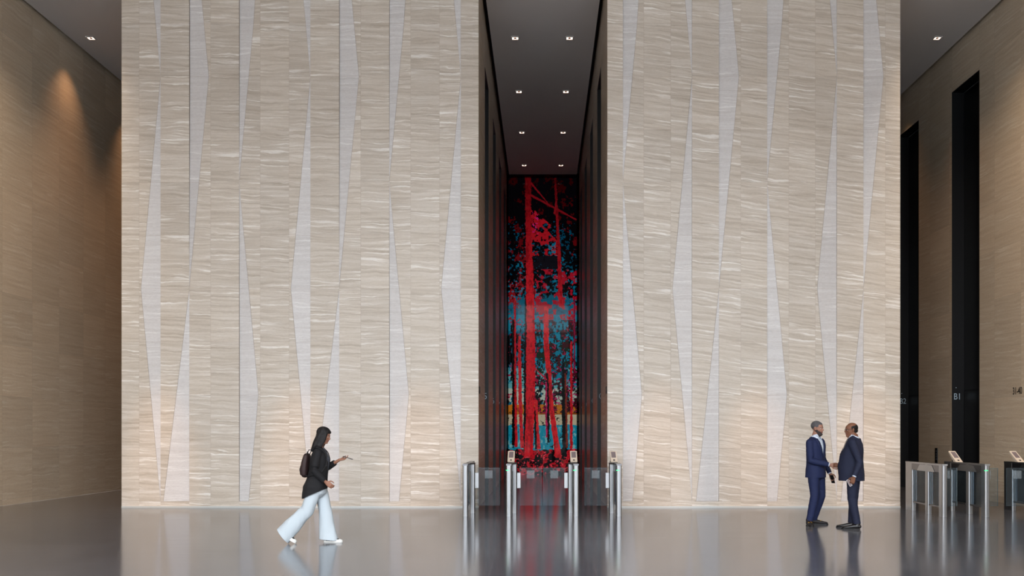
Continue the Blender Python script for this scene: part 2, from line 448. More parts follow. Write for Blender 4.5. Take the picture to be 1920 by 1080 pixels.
ndoor = [0]
def lift_portal(x, sgn, y0, text, tcol):
    """sgn: direction the wall faces; recess goes the other way"""
    ndoor[0] += 1
    xb = x - sgn * PD; lo, hi = min(x, xb), max(x, xb); t = 0.012
    m = MB()
    m.box(lo, hi, y0, y0 + t, 0, PTOP); m.box(lo, hi, y0 + PW - t, y0 + PW, 0, PTOP); m.box(lo, hi, y0 + t, y0 + PW - t, PTOP - t, PTOP)
    o = m.build('door_%d' % ndoor[0], DARKMET); tag(o, kind='structure')
    b0, b1 = min(xb, xb - sgn * .03), max(xb, xb - sgn * .03)
    for k in (0, 1):
        ya = y0 + .02 + k * (PW / 2 - .02) ; yb_ = ya + PW / 2 - .023
        mm = MB(); mm.box(b0, b1, ya, yb_, 0.01, 2.62); mm.build('door_leaf', DARKGL, o)
    mm = MB(); mm.box(b0, b1, y0 + .012, y0 + PW - .012, 2.66, PTOP - .02); mm.build('transom_panel', DARKGL, o)
    mm = MB(); mm.box(b0 , b1 , y0 + .012, y0 + PW - .012, 2.62, 2.66); mm.build('door_header', DARKMET, o)
    # lamp dot and code on the far jamb, facing the lobby
    yy = y0 + PW - t - 0.004
    if sgn < 0: tx, al = x + 0.035, 'LEFT'
    else: tx, al = x - 0.035, 'RIGHT'
    text_mesh('lift_code', text, (tx, yy, 2.49), (math.radians(90), 0, 0), 0.225, 0.82, tcol, o, al)
    mm = MB(); mm.cyl((x - sgn * .1, yy - .002, 2.72), (x - sgn * .1, yy + .003, 2.72), 0.011, 12); mm.build('indicator_lamp', SIGNW, o)
SIGND = mat('sign_dim', srgb(120, 130, 140), 0.5)
for i, p in enumerate(PORT):
    lift_portal(LB[1], 1, p, 'C%d' % (5 + i), SIGNW)
    lift_portal(RB[0], -1, p, 'C%d' % (1 + i), SIGND)
for i, p in enumerate(PR[:2]):
    lift_portal(XR, -1, p, 'B%d' % (1 + i), SIGNW)
m = MB(); m.box(XR + .4, XR + .45, YF, YB, 0, H + .4); m.box(XR, XR + .4, YB, YB + .1, 0, H + .4); tag(m.build('wall_shaft_right', GAP), kind='structure')
for p in PR[2:]:
    m = MB(); m.box(XR, XR + .05, p, p + PW, 0, PTOP); tag(m.build('wall_portal_right', DARKGL), kind='structure')

# floor-range numbers on the walls
for nm, x, sgn, y, body, lab in (('floor_number_sign', XR, -1, 20.9, '31-40', 'black numerals 31-40 on the right stone wall beside the lift portal'),
                                 ('floor_number_sign', LB[1], 1, 20.55, '21-30', 'small dark numerals on the left corridor wall near its front edge'),
                                 ('floor_number_sign', RB[0], -1, 20.55, '21-30', 'small dark numerals on the right corridor wall near its front edge')):
    rz = -math.pi / 2 if sgn < 0 else math.pi / 2
    o = text_mesh(nm, body, (x + sgn * .003, y, 2.49), (math.radians(90), 0, rz), 0.225, 0.80, SIGNB, None, 'CENTER')
    tag(o, lab, 'sign')

# call panel between the lift portals on the right wall
e = empty('call_panel', (XR, 25.18, 0.98), 0, 'black vertical lift call panel on the right wall between two lift portals', 'panel')
m = MB(); m.box(-.02, 0, -.075, .075, -.2, .2, .004); m.build('face_plate', BLACKP, e)
for k in range(4):
    m = MB(); m.box(-.026, -.019, -.03, .03, -.11 + k * .07, -.075 + k * .07); m.build('button', STEELD, e)

# ------------------------------------------------------------------ floor, ceilings
m = MB(); m.quad((XL, YW, 0), (XR + .45, YW, 0), (XR + .45, YB + .1, 0), (XL, YB + .1, 0)); o = m.build('floor', FLOOR); tag(o, kind='structure')
m = MB(); m.box(XL - .05, XR + .05, YW, YB + .1, H + 0.38, H + 0.45); tag(m.build('ceiling_void', GAP), kind='structure')
g = .09
m = MB(); m.box(XL + g, XR - g, YW + .3, YF - g, H, H + .06); tag(m.build('ceiling', PAINT), kind='structure')
m = MB(); m.box(LB[1] + g, RB[0] - g, YF - g, YB, H, H + .06); tag(m.build('ceiling_corridor', PAINT), kind='structure')
m = MB(); m.box(XL + g, LB[0] - g, YF - g, YB, H, H + .06); tag(m.build('ceiling_left', PAINT), kind='structure')
m = MB(); m.box(RB[1] + g, XR - g, YF - g, YB, H, H + .06); tag(m.build('ceiling_right', PAINT), kind='structure')

# glazed facade frame behind the camera
m = MB()
nx = 8
for i in range(nx + 1):
    x = XL + (XR - XL) * i / nx
    m.box(x - .04, x + .04, YW - .1, YW + .08, 0, H + .4)
for z in (2.7, 9.1): m.box(XL, XR, YW - .08, YW + .06, z - .05, z + .05)
m.box(XL, XR, YW - .1, YW + .1, H, H + .4)
tag(m.build('window_1', MULL), kind='structure')
m = MB(); m.quad((-60, -80, -.02), (60, -80, -.02), (60, YW - .1, -.02), (-60, YW - .1, -.02)); tag(m.build('ground_outside', mat('plaza_paving', srgb(196, 194, 190), .8)), kind='structure')

# ------------------------------------------------------------------ recessed downlights
def downlight(x, y, label, group, power, ang=100, first=[None]):
    if first[0] is None:
        e = empty('downlight', (x, y, H)); first[0] = e
        s = .085
        m = MB()
        for a in (-1, 1):
            m.box(a * s - .012, a * s + .012, -s - .012, s + .012, -.022, .0)
            m.box(-s + .012, s - .012, a * s - .012, a * s + .012, -.022, .0)
        m.build('trim_frame', TRIMW, e)
        m = MB(); m.box(-s + .012, s - .012, -s + .012, s - .012, -.008, 0); m.build('reflector', LAMP, e)
        m = MB(); m.cyl((0, 0, -.016), (0, 0, -.006), .035, 14); m.build('bulb', mat('bulb_amber', srgb(150, 110, 90), .4), e)
    else:
        e = first[0].copy(); col.objects.link(e); e.location = (x, y, H)
        for ch in first[0].children:
            c = ch.copy(); col.objects.link(c); c.parent = e
    e['label'] = label; e['category'] = 'downlight'
    if group: e['group'] = group
    if power: spot('downlight_lamp', (x, y, H - .05), power, ang, WARM, 1.0, 0.04)
ordn = ['nearest', 'second', 'third', 'farthest']
for i, y in enumerate((23.5, 27.2, 30.9, 34.7)):
    downlight(-.68, y, 'square recessed downlight, %s in the left row of the central corridor ceiling' % ordn[i], 'downlights in the corridor ceiling', 14, 60)
    downlight(.65, y, 'square recessed downlight, %s in the right row of the central corridor ceiling' % ordn[i], 'downlights in the corridor ceiling', 14, 60)
downlight(-11.06, 23.5, 'square recessed downlight in the left passage ceiling above the stone side wall', None, 85, 84)
downlight(9.65, 23.5, 'square recessed downlight in the right passage ceiling above the lift portals', None, 25, 60)
for y in (27.2, 30.9, 34.7):
    spot('passage_lamp', (-11.06, y, H - .05), 130, 84, WARM, 1.0, 0.04)
    spot('passage_lamp', (9.65, y, H - .05), 35, 80, WARM, 1.0, 0.04)
for y in (23.5, 27.2, 30.9):
    spot('passage_lamp', (-9.5, y, H - .05), 120, 100, WARM, 1.0, 0.04)
    spot('passage_lamp', (8.15, y, H - .05), 60, 100, WARM, 1.0, 0.04)
# ------------------------------------------------------------------ artwork at the end of the corridor
def art():
    rs = np.random.RandomState(3)
    px0, px1, py0, py1 = 950.0, 1086.0, 326.0, 890.0
    st = 0.5
    nx_, ny_ = int((px1 - px0) / st) + 1, int((py1 - py0) / st) + 1
    X, Y = np.meshgrid(np.linspace(px0, px1, nx_), np.linspace(py0, py1, ny_))
    def vn(sx, sy, seed, octv=4):
        r = np.random.RandomState(seed); out = np.zeros_like(X); amp, tot = 1.0, 0
        for o in range(octv):
            gx, gy = X / sx * 2 ** o, Y / sy * 2 ** o
            g = r.rand(int(gy.max()) + 3, int(gx.max()) + 3)
            ix, iy = gx.astype(int), gy.astype(int); fx, fy = gx - ix, gy - iy
            fx = fx * fx * (3 - 2 * fx); fy = fy * fy * (3 - 2 * fy)
            v = (g[iy, ix] * (1 - fx) + g[iy, ix + 1] * fx) * (1 - fy) + (g[iy + 1, ix] * (1 - fx) + g[iy + 1, ix + 1] * fx) * fy
            out += v * amp; tot += amp; amp *= 0.55
        return out / tot
    n1, n2, n3, n4, n5 = vn(8, 8, 1, 5), vn(13, 18, 2, 5), vn(3.6, 3.2, 4, 3), vn(30, 50, 5), vn(4, 9, 6)
    C = np.zeros(X.shape + (3,))
    def put(mask, c): C[mask] = srgb(*c)
    t = lambda a, b: np.clip((Y - a) / (b - a), 0, 1)
    # sky, far shore, water, forest floor
    put(Y < 5000, (6, 5, 8))
    sky = Y > 545 + 60 * (n2 - .3)
    put(sky & (n4 > .36), (8, 96, 122)); put(sky & (n4 > .47) & (Y > 590), (12, 128, 156))
    put((Y > 690) & (n2 > .42), (96, 166, 172)); put((Y > 728) & (n2 > .40), (176, 190, 176))
    put((Y > 757 + 4 * n1) & (Y < 778), (188, 112, 30)); put((Y > 764) & (Y < 778) & (n1 > .5), (150, 72, 20))
    put((Y > 777) & (Y < 800), (188, 178, 150)); put((Y > 792 + 10 * n2), (20, 138, 164)); put((Y > 800) & (n5 > .62), (120, 180, 184))
    # canopy speckle in the upper half
    up = Y < 600
    put(up & (n3 > .62) & (n4 > .45) & (Y > 395 + 60 * n1), (4, 70, 96)); put(up & (n3 > .56) & (n2 > .55) & (Y > 470), (8, 104, 134))
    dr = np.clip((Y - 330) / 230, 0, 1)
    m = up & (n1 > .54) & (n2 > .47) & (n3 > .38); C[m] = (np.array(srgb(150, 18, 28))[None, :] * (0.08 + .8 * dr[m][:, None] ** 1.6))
    put((Y > 395) & (Y < 480) & (n1 > .47) & (n3 > .33) & (X > 995) & (X < 1045) & (X - 995 < (Y - 395) * 1.1 + 8), (176, 22, 34))
    put((Y > 395) & (Y < 440) & (n3 > .66) & (X > 998) & (X < 1010), (200, 30, 110))
    put((Y > 480) & (Y < 505) & (X > 997) & (X < 1047) & (n2 > .35), (16, 14, 22))
    put((Y > 505) & (Y < 600) & (n1 > .52) & (X > 1003), (170, 20, 40))
    put((Y > 500) & (n3 > .68) & (n2 > .5), (4, 120, 150)); put((Y > 455) & (Y < 478) & (X > 1028) & (X < 1042) & (n3 > .45), (6, 110, 140))
    # dark foliage and blossom in the middle
    mid = (Y > 600) & (Y < 775)
    put(mid & (n1 > .50) & (X > 1000) & (n3 > .36), (8, 10, 14)); put(mid & (n5 > .60) & (X > 1003), (6, 20, 26)); put(mid & (n3 > .60) & (n1 > .52), (160, 20, 60)); put(mid & (X < 1000) & (n5 > .63) & (Y < 720), (10, 12, 16)); put((Y > 745) & (Y < 840) & (n3 > .66) & (n2 > .5), (12, 12, 14)); put((Y > 640) & (Y < 700) & (X > 1003) & (n2 > .52) & (n3 > .42), (20, 40, 22))
    put(mid & (n1 > .60) & (X > 1030), (60, 18, 24)); put(mid & (n3 > .7) & (X > 1030) & (Y > 690), (190, 40, 110))
    put((Y > 700) & (Y < 735) & (n3 > .58) & (X > 978) & (X < 992), (20, 52, 24))
    # ground
    gr = Y > 838 + 10 * n2
    put(gr, (12, 10, 12)); put(gr & (n1 > .52) & (n3 > .35), (190, 24, 38)); put(gr & (n3 > .60) & (n2 > .5), (8, 44, 24)); put(gr & (Y > 862) & (n1 < .56), (22, 8, 12)); put(gr & (Y > 874) & (n1 > .5) & (n1 < .56), (90, 16, 22)); put(gr & (n3 > .70), (226, 66, 84))
    # trunks and branches
    def line(pts, c, rough=1.0, dim=0.0, seed=n3):
        ys = [p[1] for p in pts]; xs = [p[0] for p in pts]; ws = [p[2] for p in pts]
        cx, wd = np.interp(Y, ys, xs), np.interp(Y, ys, ws)
        mk = (np.abs(X - cx + (seed - .5) * 3.2 * rough) < wd / 2) & (Y >= ys[0]) & (Y <= ys[-1])
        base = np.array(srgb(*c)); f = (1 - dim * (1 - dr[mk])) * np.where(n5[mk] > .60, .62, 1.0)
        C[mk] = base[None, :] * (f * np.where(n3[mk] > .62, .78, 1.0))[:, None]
    line([(963, 600, 5), (963, 835, 6)], (10, 8, 10)); line([(965.6, 560, 3), (966, 700, 3.4), (968, 838, 5)], (196, 28, 38))
    line([(986, 560, 3), (985, 700, 5), (985, 850, 7)], (8, 7, 9))
    line([(974, 630, 5), (975, 740, 6.5), (979, 840, 7)], (202, 30, 40))
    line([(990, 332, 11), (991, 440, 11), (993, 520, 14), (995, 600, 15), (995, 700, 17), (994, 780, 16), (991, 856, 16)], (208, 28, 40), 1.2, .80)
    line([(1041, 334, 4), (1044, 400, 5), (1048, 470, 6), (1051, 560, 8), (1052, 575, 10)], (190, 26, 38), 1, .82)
    line([(1024, 575, 8), (1024, 640, 10), (1029, 700, 9), (1033, 760, 9), (1040, 810, 10), (1047, 858, 12)], (214, 30, 40))
    line([(1026, 700, 4), (1027, 760, 6), (1028, 830, 4)], (10, 8, 10)); line([(1024, 716, 3), (1025, 820, 3)], (190, 26, 90))
    line([(1005, 750, 5), (1007, 800, 6), (1010, 842, 8)], (210, 34, 44)); line([(1003, 770, 3), (1005, 842, 4)], (10, 8, 10))
    line([(1056, 680, 5), (1057, 760, 7), (1059, 856, 9)], (10, 9, 11)); line([(1060, 700, 3), (1063, 840, 4)], (120, 40, 26))
    line([(1071, 640, 4), (1071, 850, 5)], (200, 28, 40)); line([(1077, 560, 2.5), (1077, 700, 3)], (140, 20, 60))
    def seg(x0, y0, x1, y1, w_, c, d):
        dx, dy = x1 - x0, y1 - y0; L2 = dx * dx + dy * dy
        tt = np.clip(((X - x0) * dx + (Y - y0) * dy) / L2, 0, 1)
        mk = np.hypot(X - x0 - tt * dx, Y - y0 - tt * dy) + (n3 - .5) * 2 < w_ * (1 - .4 * tt)
        C[mk] = np.array(srgb(*c)) * d
    seg(997, 345, 1026, 380, 1.5, (170, 24, 36), .5); seg(997, 367, 1080, 412, 2.2, (170, 24, 36), .5); seg(998, 406, 1044, 453, 2.2, (190, 24, 36), .8)
    seg(1040, 400, 1043, 378, 2, (170, 24, 36), .6); seg(1025, 712, 1003, 690, 1.3, (200, 30, 60), .9)
    # edges of the picture stay black, thin joints between the glass sheets
    for yj in (376, 434, 491, 548, 605, 662, 719, 776, 833): C[np.abs(Y - yj) < .45] *= .35
    C[(np.abs(X - 1033) < .4) & (Y < 640)] *= .5
    C[Y < 334] *= 0.2
    C[(X < 953.5)] *= .05
    C[(X > 1081)] *= .05
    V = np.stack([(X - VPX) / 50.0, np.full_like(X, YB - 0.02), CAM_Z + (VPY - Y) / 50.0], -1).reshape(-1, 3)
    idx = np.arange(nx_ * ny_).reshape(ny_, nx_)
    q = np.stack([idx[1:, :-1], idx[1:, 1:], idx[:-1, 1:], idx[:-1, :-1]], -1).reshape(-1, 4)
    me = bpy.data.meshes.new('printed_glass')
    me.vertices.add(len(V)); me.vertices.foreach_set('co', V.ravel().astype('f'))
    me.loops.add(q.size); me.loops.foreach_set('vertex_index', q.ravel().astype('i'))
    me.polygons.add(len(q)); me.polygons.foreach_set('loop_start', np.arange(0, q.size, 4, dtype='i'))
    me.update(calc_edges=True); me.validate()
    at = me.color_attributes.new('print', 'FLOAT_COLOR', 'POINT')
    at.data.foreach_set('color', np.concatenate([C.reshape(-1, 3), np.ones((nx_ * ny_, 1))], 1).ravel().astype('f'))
    m_, n, l, b = new_mat('backlit_printed_glass')
    a = n.new('ShaderNodeAttribute'); a.attribute_name = 'print'
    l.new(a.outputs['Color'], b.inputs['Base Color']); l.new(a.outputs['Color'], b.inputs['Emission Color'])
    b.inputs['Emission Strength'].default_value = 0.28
    b.inputs['Roughness'].default_value = 0.03; b.inputs['Specular IOR Level'].default_value = 0.07
    root = empty('glass_artwork', (0, 0, 0), 0, 'tall backlit glass picture of a red and teal forest closing the central corridor', 'artwork')
    link_mesh('printed_glass', me, m_, root)
    m = MB(); m.box(-1.36, 1.36, YB - 0.015, YB + 0.015, 0, H + .3); m.build('backing_panel', BLACKP, root)
art()

# ------------------------------------------------------------------ speed gates
def post_outline(x0, x1, y0, y1, rf=0.03):
    """plan of a post: rounded front with a fine groove down the middle"""
    xc = (x0 + x1) / 2; hw = (x1 - x0) / 2; p = []
    for k in range(7):
        a = math.pi + (math.pi / 2) * k / 6
        p.append((x0 + rf + rf * math.cos(a), y0 + rf + rf * math.sin(a)))
    p += [(xc - .012, y0), (xc - .007, y0 + .012), (xc + .007, y0 + .012), (xc + .012, y0)]
    for k in range(7):
        a = 1.5 * math.pi + (math.pi / 2) * k / 6
        p.append((x1 - rf + rf * math.cos(a), y0 + rf + rf * math.sin(a)))
    p += [(x1, y1 - .01), (x1 - .01, y1), (x0 + .01, y1), (x0, y1 - .01)]
    return p

def speed_gate(x, y, label, wing, off=0.0, reader=True, led=True, wing2=False):
    """wing = +1/-1: side the glass wing swings out to; off: sideways shift of the hinge post"""
    e = empty('speed_gate', (x, y, 0), 0, label, 'turnstile', 'steel speed gates')
    HT = 0.965
    hw = .05
    posts = [(0, .17, 0), (.70, .82, off), (1.5, 1.84, 0)]
    for (a, b, dx) in posts:
        m = MB(); m.prism(post_outline(-hw + dx, hw + dx, a, b), 'z', 0, HT - (.0 if a else .0)); m.build('post', STEEL, e)
    # top housing, following the posts
    m = MB()
    m.prism([(-hw, .0), (hw, .0), (hw, .6), (hw + off, .7), (hw + off, .86), (hw, 1.0), (hw, 1.84), (-hw, 1.84), (-hw, 1.0), (-hw + off, .86), (-hw + off, .7), (-hw, .6)], 'z', HT, HT + .03)
    m.build('top_cover', STEEL if not off else STEELD, e)
    m = MB(); m.box(-hw * .86, hw * .86, .16, 1.51, HT - .13, HT); m.build('housing', STEELD, e)
    for sx in (-1, 1):
        m = MB(); m.prism([(.36, HT - .135), (1.24, HT - .135), (1.10, HT - .012), (.50, HT - .012)], 'x', min(sx * hw * .86, sx * hw * .98), max(sx * hw * .86, sx * hw * .98)); m.build('side_plate', STEEL, e)
    for (a, b, d0, d1) in ((.17, .70, 0, 0), (.82, 1.5, 0, 0)):
        m = MB()
        p = [(d0 - .008, a), (d0 + .008, a), (d1 + .008, b), (d1 - .008, b)]
        m.prism(p, 'z', .2, HT - .128); m.build('infill_glass', GLASS, e)
        m = MB(); p = [(d0 - .025, a), (d0 + .025, a), (d1 + .025, b), (d1 - .025, b)]
        m.prism(p, 'z', .165, .195); m.build('bottom_rail', STEELD, e)
    # hinge and wing
    for wg in ([wing] if not wing2 else [wing, -wing]):
        if not wg: continue
        x0 = off + wg * hw; x1 = x0 + wg * .075
        m = MB(); m.box(min(x0, x1), max(x0, x1), .70, .76, .49, .80, .006); m.build('hinge_cover', STEEL, e)
        g0, g1 = x0 + wg * .05, x0 + wg * .05 + wg * .44
        m = MB(); m.box(min(g0, g1), max(g0, g1), .723, .737, .155, .895); wgo = m.build('glass_wing', GLASS, e)
        m = MB(); m.box(min(g0, g1), max(g0, g1), .722, .738, .885, .897); m.box(min(g1, g1 - wg * .008), max(g1, g1 - wg * .008), .722, .738, .155, .885)
        m.box(min(g0, g1), max(g0, g1), .722, .738, .153, .161); m.build('polished_edge', EDGE, wgo)
        # frosted saltire of small squares
        c = x0 + wg * .27; m = MB()
        N = 9; s = .15 / N
        for i in range(N):
            for j in range(N):
                k = min(abs(i - j), abs(i + j - (N - 1)))
                if (i + j) % 2 == 0 or k == 0:
                    r = s * (.46 if k == 0 else .34)
                    cx_, cz_ = c - .075 + s * (i + .5), .69 + s * (j + .5)
                    m.quad((cx_ - r, .7225, cz_ - r), (cx_ + r, .7225, cz_ - r), (cx_ + r, .7225, cz_ + r), (cx_ - r, .7225, cz_ + r))
        m.quad((c - .078, .7222, .687), (c + .078, .7222, .687), (c + .078, .7222, .843), (c - .078, .7222, .843))
        m.build('frosted_marking', FROST, wgo)
    if reader:
        m = MB()
        prof = [(1.18, HT + .03), (1.30, HT + .03), (1.53, HT + .245), (1.505, HT + .262), (1.44, HT + .262), (1.18, HT + .06)]
        prof = [(1.20, HT + .028), (1.34, HT + .028), (1.60, HT + .225), (1.575, HT + .25)]
        m.prism([(p[0], p[1]) for p in prof], 'x', -.07, .07); bmesh.ops.bevel(m.bm, geom=m.bm.edges[:], offset=.006, segments=2, affect='EDGES')
        rd = m.build('card_reader', SHELL, e)
        a, b = Vector((0, 1.20, HT + .028)), Vector((0, 1.575, HT + .25))
        d = (b - a); nn = Vector((0, -d.z, d.y)).normalized() * .002
        def P(u, t_): v = a + d * t_ + nn; return (u, v.y, v.z)
        m = MB(); m.quad(P(-.045, .38), P(.045, .38), P(.045, .90), P(-.045, .90)); m.build('screen', SCREEN, rd)
        m = MB(); m.quad(P(-.018, .12), P(.018, .12), P(.018, .22), P(-.018, .22)); m.build('status_mark', SIGNB, rd)
    if led:
        m = MB(); m.box(-hw - .004, .006, -.003, .02, .868, .880); m.build('green_light', GREEN, e)
    return e
GY = 18.2
speed_gate(-1.475, GY, 'leftmost steel speed gate in front of the central corridor, without a card reader', 1, .085, reader=False, led=False)
speed_gate(-.648, GY, 'steel speed gate left of the wide central lane with upright card reader', 1, .085)
speed_gate(.628, GY, 'steel speed gate right of the wide central lane with upright card reader', -1, -.085)
speed_gate(1.443, GY, 'steel speed gate at the front edge of the right stone block, reader before pale stone', -1, -.085)
speed_gate(7.56, 18.05, 'steel speed gate beside the right block corner, flat top without a reader', 1, .0, reader=False, led=False)
speed_gate(8.36, 18.05, 'steel speed gate in the right passage with tilted reader before the dark lift portal', 1, .0)
speed_gate(9.60, 18.05, 'steel speed gate cut by the right edge of the picture, beside the stone side wall', -1, .0)
# ------------------------------------------------------------------ people
def ring_pts(c, d, ref, rx, ry, seg, power=2.0):
    """ellipse round c, normal d; rx along 'side', ry along the other axis"""
    d = d.normalized(); s = ref - d * ref.dot(d)
    s = s.normalized() if s.length > 1e-5 else d.orthogonal().normalized()
    t = d.cross(s); out = []
    for i in range(seg):
        a = 2 * math.pi * i / seg; ca, sa = math.cos(a), math.sin(a)
        f = (abs(ca) ** power + abs(sa) ** power) ** (-1 / power)
        out.append(c + s * (ca * f * rx) + t * (sa * f * ry))
    return out

class Body:
    """closed lofts that are fused into one continuous surface by a voxel remesh"""
    def __init__(s): s.bm = bmesh.new()
    def loft(s, st, ref=(1, 0, 0), seg=20, power=2.0, cap=True):
        """st: list of (point, rx, ry); rounded ends are added"""
        st = [(Vector(p), rx, ry) for p, rx, ry in st]; ref = Vector(ref); n = len(st)
        dirs = []
        for i in range(n):
            a = st[max(i - 1, 0)][0]; b = st[min(i + 1, n - 1)][0]; dirs.append((b - a).normalized())
        L = []
        if cap:
            p, rx, ry = st[0]; r = min(rx, ry)
            for k in (1, 2, 3):
                a = math.pi / 2 * k / 3.6
                L.insert(0, (p - dirs[0] * r * math.sin(a), rx * math.cos(a), ry * math.cos(a), dirs[0]))
        for i in range(n): L.append((*st[i], dirs[i]))
        if cap:
            p, rx, ry = st[-1]; r = min(rx, ry)
            for k in (1, 2, 3):
                a = math.pi / 2 * k / 3.6
                L.append((p + dirs[-1] * r * math.sin(a), rx * math.cos(a), ry * math.cos(a), dirs[-1]))
        prev = None; first = None
        for p, rx, ry, d in L:
            vs = [s.bm.verts.new(v) for v in ring_pts(p, d, ref, rx, ry, seg, power)]
            if prev:
                for i in range(seg): s.bm.faces.new([prev[i], prev[(i + 1) % seg], vs[(i + 1) % seg], vs[i]])
            else: s.bm.faces.new(vs[::-1])
            prev = vs
        s.bm.faces.new(prev)
        return s
    def ell(s, c, r, rot=None, seg=20):
        m = Matrix.Translation(Vector(c)) @ (rot.to_4x4() if rot is not None else Matrix.Identity(4)) @ Matrix.Diagonal((*r, 1))
        bmesh.ops.create_uvsphere(s.bm, u_segments=seg, v_segments=seg // 2 + 2, radius=1.0, matrix=m)
        return s
    def fuse(s, voxel, smooth=6, fac=0.5):
        bmesh.ops.recalc_face_normals(s.bm, faces=s.bm.faces[:])
        me = bpy.data.meshes.new('tmp'); s.bm.to_mesh(me); s.bm.free()
        o = bpy.data.objects.new('tmp', me); col.objects.link(o)
        r = o.modifiers.new('r', 'REMESH'); r.mode = 'VOXEL'; r.voxel_size = voxel; r.adaptivity = 0
        if smooth:
            k = o.modifiers.new('s', 'SMOOTH'); k.factor = fac; k.iterations = smooth
        bpy.context.view_layer.update()
        out = bpy.data.meshes.new_from_object(o.evaluated_get(bpy.context.evaluated_depsgraph_get()))
        bpy.data.objects.remove(o); bpy.data.meshes.remove(me)
        return out

def thicken(bm, t):
    """give an open sheet a thickness t inwards"""
    bmesh.ops.dissolve_degenerate(bm, dist=1e-5, edges=bm.edges[:])
    bm.normal_update(); fs = bm.faces[:]
    bnd = [e for e in bm.edges if e.is_boundary]
    cp = {v: bm.verts.new(v.co - v.normal * t) for v in bm.verts[:]}
    for f in fs:
        g_ = bm.faces.new([cp[v] for v in reversed(f.verts)]); g_.material_index = f.material_index; g_.smooth = True
    for e in bnd:
        f = e.link_faces[0] if e.link_faces else None
        if f is None: continue
        for l_ in f.loops:
            if l_.edge is e: a, b = l_.vert, l_.link_loop_next.vert
        try: bm.faces.new([b, a, cp[a], cp[b]])
        except ValueError: pass

def carve(me, planes, keep, thick=0.0, folds=None, mind=None, edge=0):
    """cut the mesh cleanly along planes, drop faces where keep(center) is False, give cloth a thickness"""
    bm = bmesh.new(); bm.from_mesh(me)
    for co, no in planes:
        bmesh.ops.bisect_plane(bm, geom=bm.verts[:] + bm.edges[:] + bm.faces[:], dist=1e-5, plane_co=co, plane_no=no)
    bad = [f for f in bm.faces if not keep(f.calc_center_median(), f.normal)]
    bmesh.ops.delete(bm, geom=bad, context='FACES')
    for _ in range(edge):                       # even out the cut edge
        new = {}
        for v in bm.verts:
            nb = [e.other_vert(v).co for e in v.link_edges if e.is_boundary]
            if len(nb) == 2: new[v] = (v.co * 2 + nb[0] + nb[1]) / 4
        for v, c_ in new.items(): v.co = c_
    bm.normal_update()
    if folds:
        for v in bm.verts: v.co += v.normal * folds(v.co)
    if mind:
        for f in bm.faces: f.material_index = mind(f.calc_center_median(), f.normal)
    if thick:
        bm.normal_update()
        thicken(bm, thick)
    bm.to_mesh(me); bm.free()
    for p in me.polygons: p.use_smooth = True
    return me

def fold_fn(seed, amp, sc=(9, 9, 5)):
    off = Vector((seed * 3.1, seed * 1.7, seed))
    def f(p):
        q = Vector((p.x * sc[0], p.y * sc[1], p.z * sc[2])) + off
        return amp * (noise.noise(q) + 0.5 * noise.noise(q * 2.3))
    return f

def lerp(a, b, t): return a + (b - a) * t

def arm(B, sh, elb, wr, r0, r1, r2, flat=1.0):
    sh, elb, wr = Vector(sh), Vector(elb), Vector(wr)
    B.loft([(sh, r0, r0), (lerp(sh, elb, .35), r0 * .95, r0 * .95), (lerp(sh, elb, .8), r1 * 1.02, r1 * 1.02), (elb, r1, r1),
            (lerp(elb, wr, .25), r1 * 1.0, r1 * 1.0), (lerp(elb, wr, .7), lerp_f(r1, r2, .7), lerp_f(r1, r2, .7)), (wr, r2, r2 * flat)], ref=(0, 0, 1), seg=16)
def lerp_f(a, b, t): return a + (b - a) * t

def hand(B, wr, d, palm, side, curl, thumb=0.5, s=1.0, spread=0.0):
    """wr wrist, d direction of the hand, palm normal (palm faces this way), side +1: thumb towards d x palm"""
    wr = Vector(wr); d = Vector(d).normalized(); pn = Vector(palm); pn = (pn - d * pn.dot(d)).normalized()
    a = d.cross(pn).normalized() * side          # towards the thumb
    # palm
    B.loft([(wr - d * .01, .026 * s, .019 * s), (wr + d * .03 * s, .034 * s, .017 * s), (wr + d * .065 * s, .041 * s, .015 * s), (wr + d * .092 * s, .040 * s, .012 * s)], ref=a, seg=16, power=2.6)
    tips = []
    for k, (o, L, r) in enumerate(((.031, .074, .0088), (.011, .084, .0092), (-.009, .078, .0088), (-.029, .062, .0080))):
        base = wr + d * .088 * s + a * o * s
        c = curl if not isinstance(curl, (list, tuple)) else curl[k]
        dirv = (d + a * spread * (1.5 - k) * .3).normalized(); p = base; pts = [(base - dirv * .012, r * s, r * s), (base, r * s, r * s)]
        for j, fl in enumerate((.45, .32, .24)):
            ang = c * (1.0, 1.25, .9)[j]
            ax = dirv.cross(pn).normalized()
            dirv = (Matrix.Rotation(ang, 3, ax) @ dirv).normalized()
            p = p + dirv * L * fl * s
            pts.append((p, r * s * (1 - .1 * (j + 1)), r * s * (1 - .1 * (j + 1))))
        B.loft(pts, ref=a, seg=10); tips.append(p)
    tb = wr + d * .022 * s + a * .026 * s
    t1 = tb + (d * .55 + a * (1.0 - thumb * .6) + pn * thumb * .55).normalized() * .040 * s
    t2 = t1 + (d * .9 + a * (.35 - thumb * .3) + pn * thumb * .5).normalized() * .032 * s
    t3 = t2 + (d * 1.0 + a * (.05 - thumb * .4) + pn * thumb * .4).normalized() * .026 * s
    B.loft([(tb - a * .01, .016 * s, .015 * s), (tb, .0145 * s, .014 * s), (t1, .0118 * s, .0115 * s), (t2, .0105 * s, .010 * s), (t3, .0085 * s, .008 * s)], ref=pn, seg=10)
    return tips

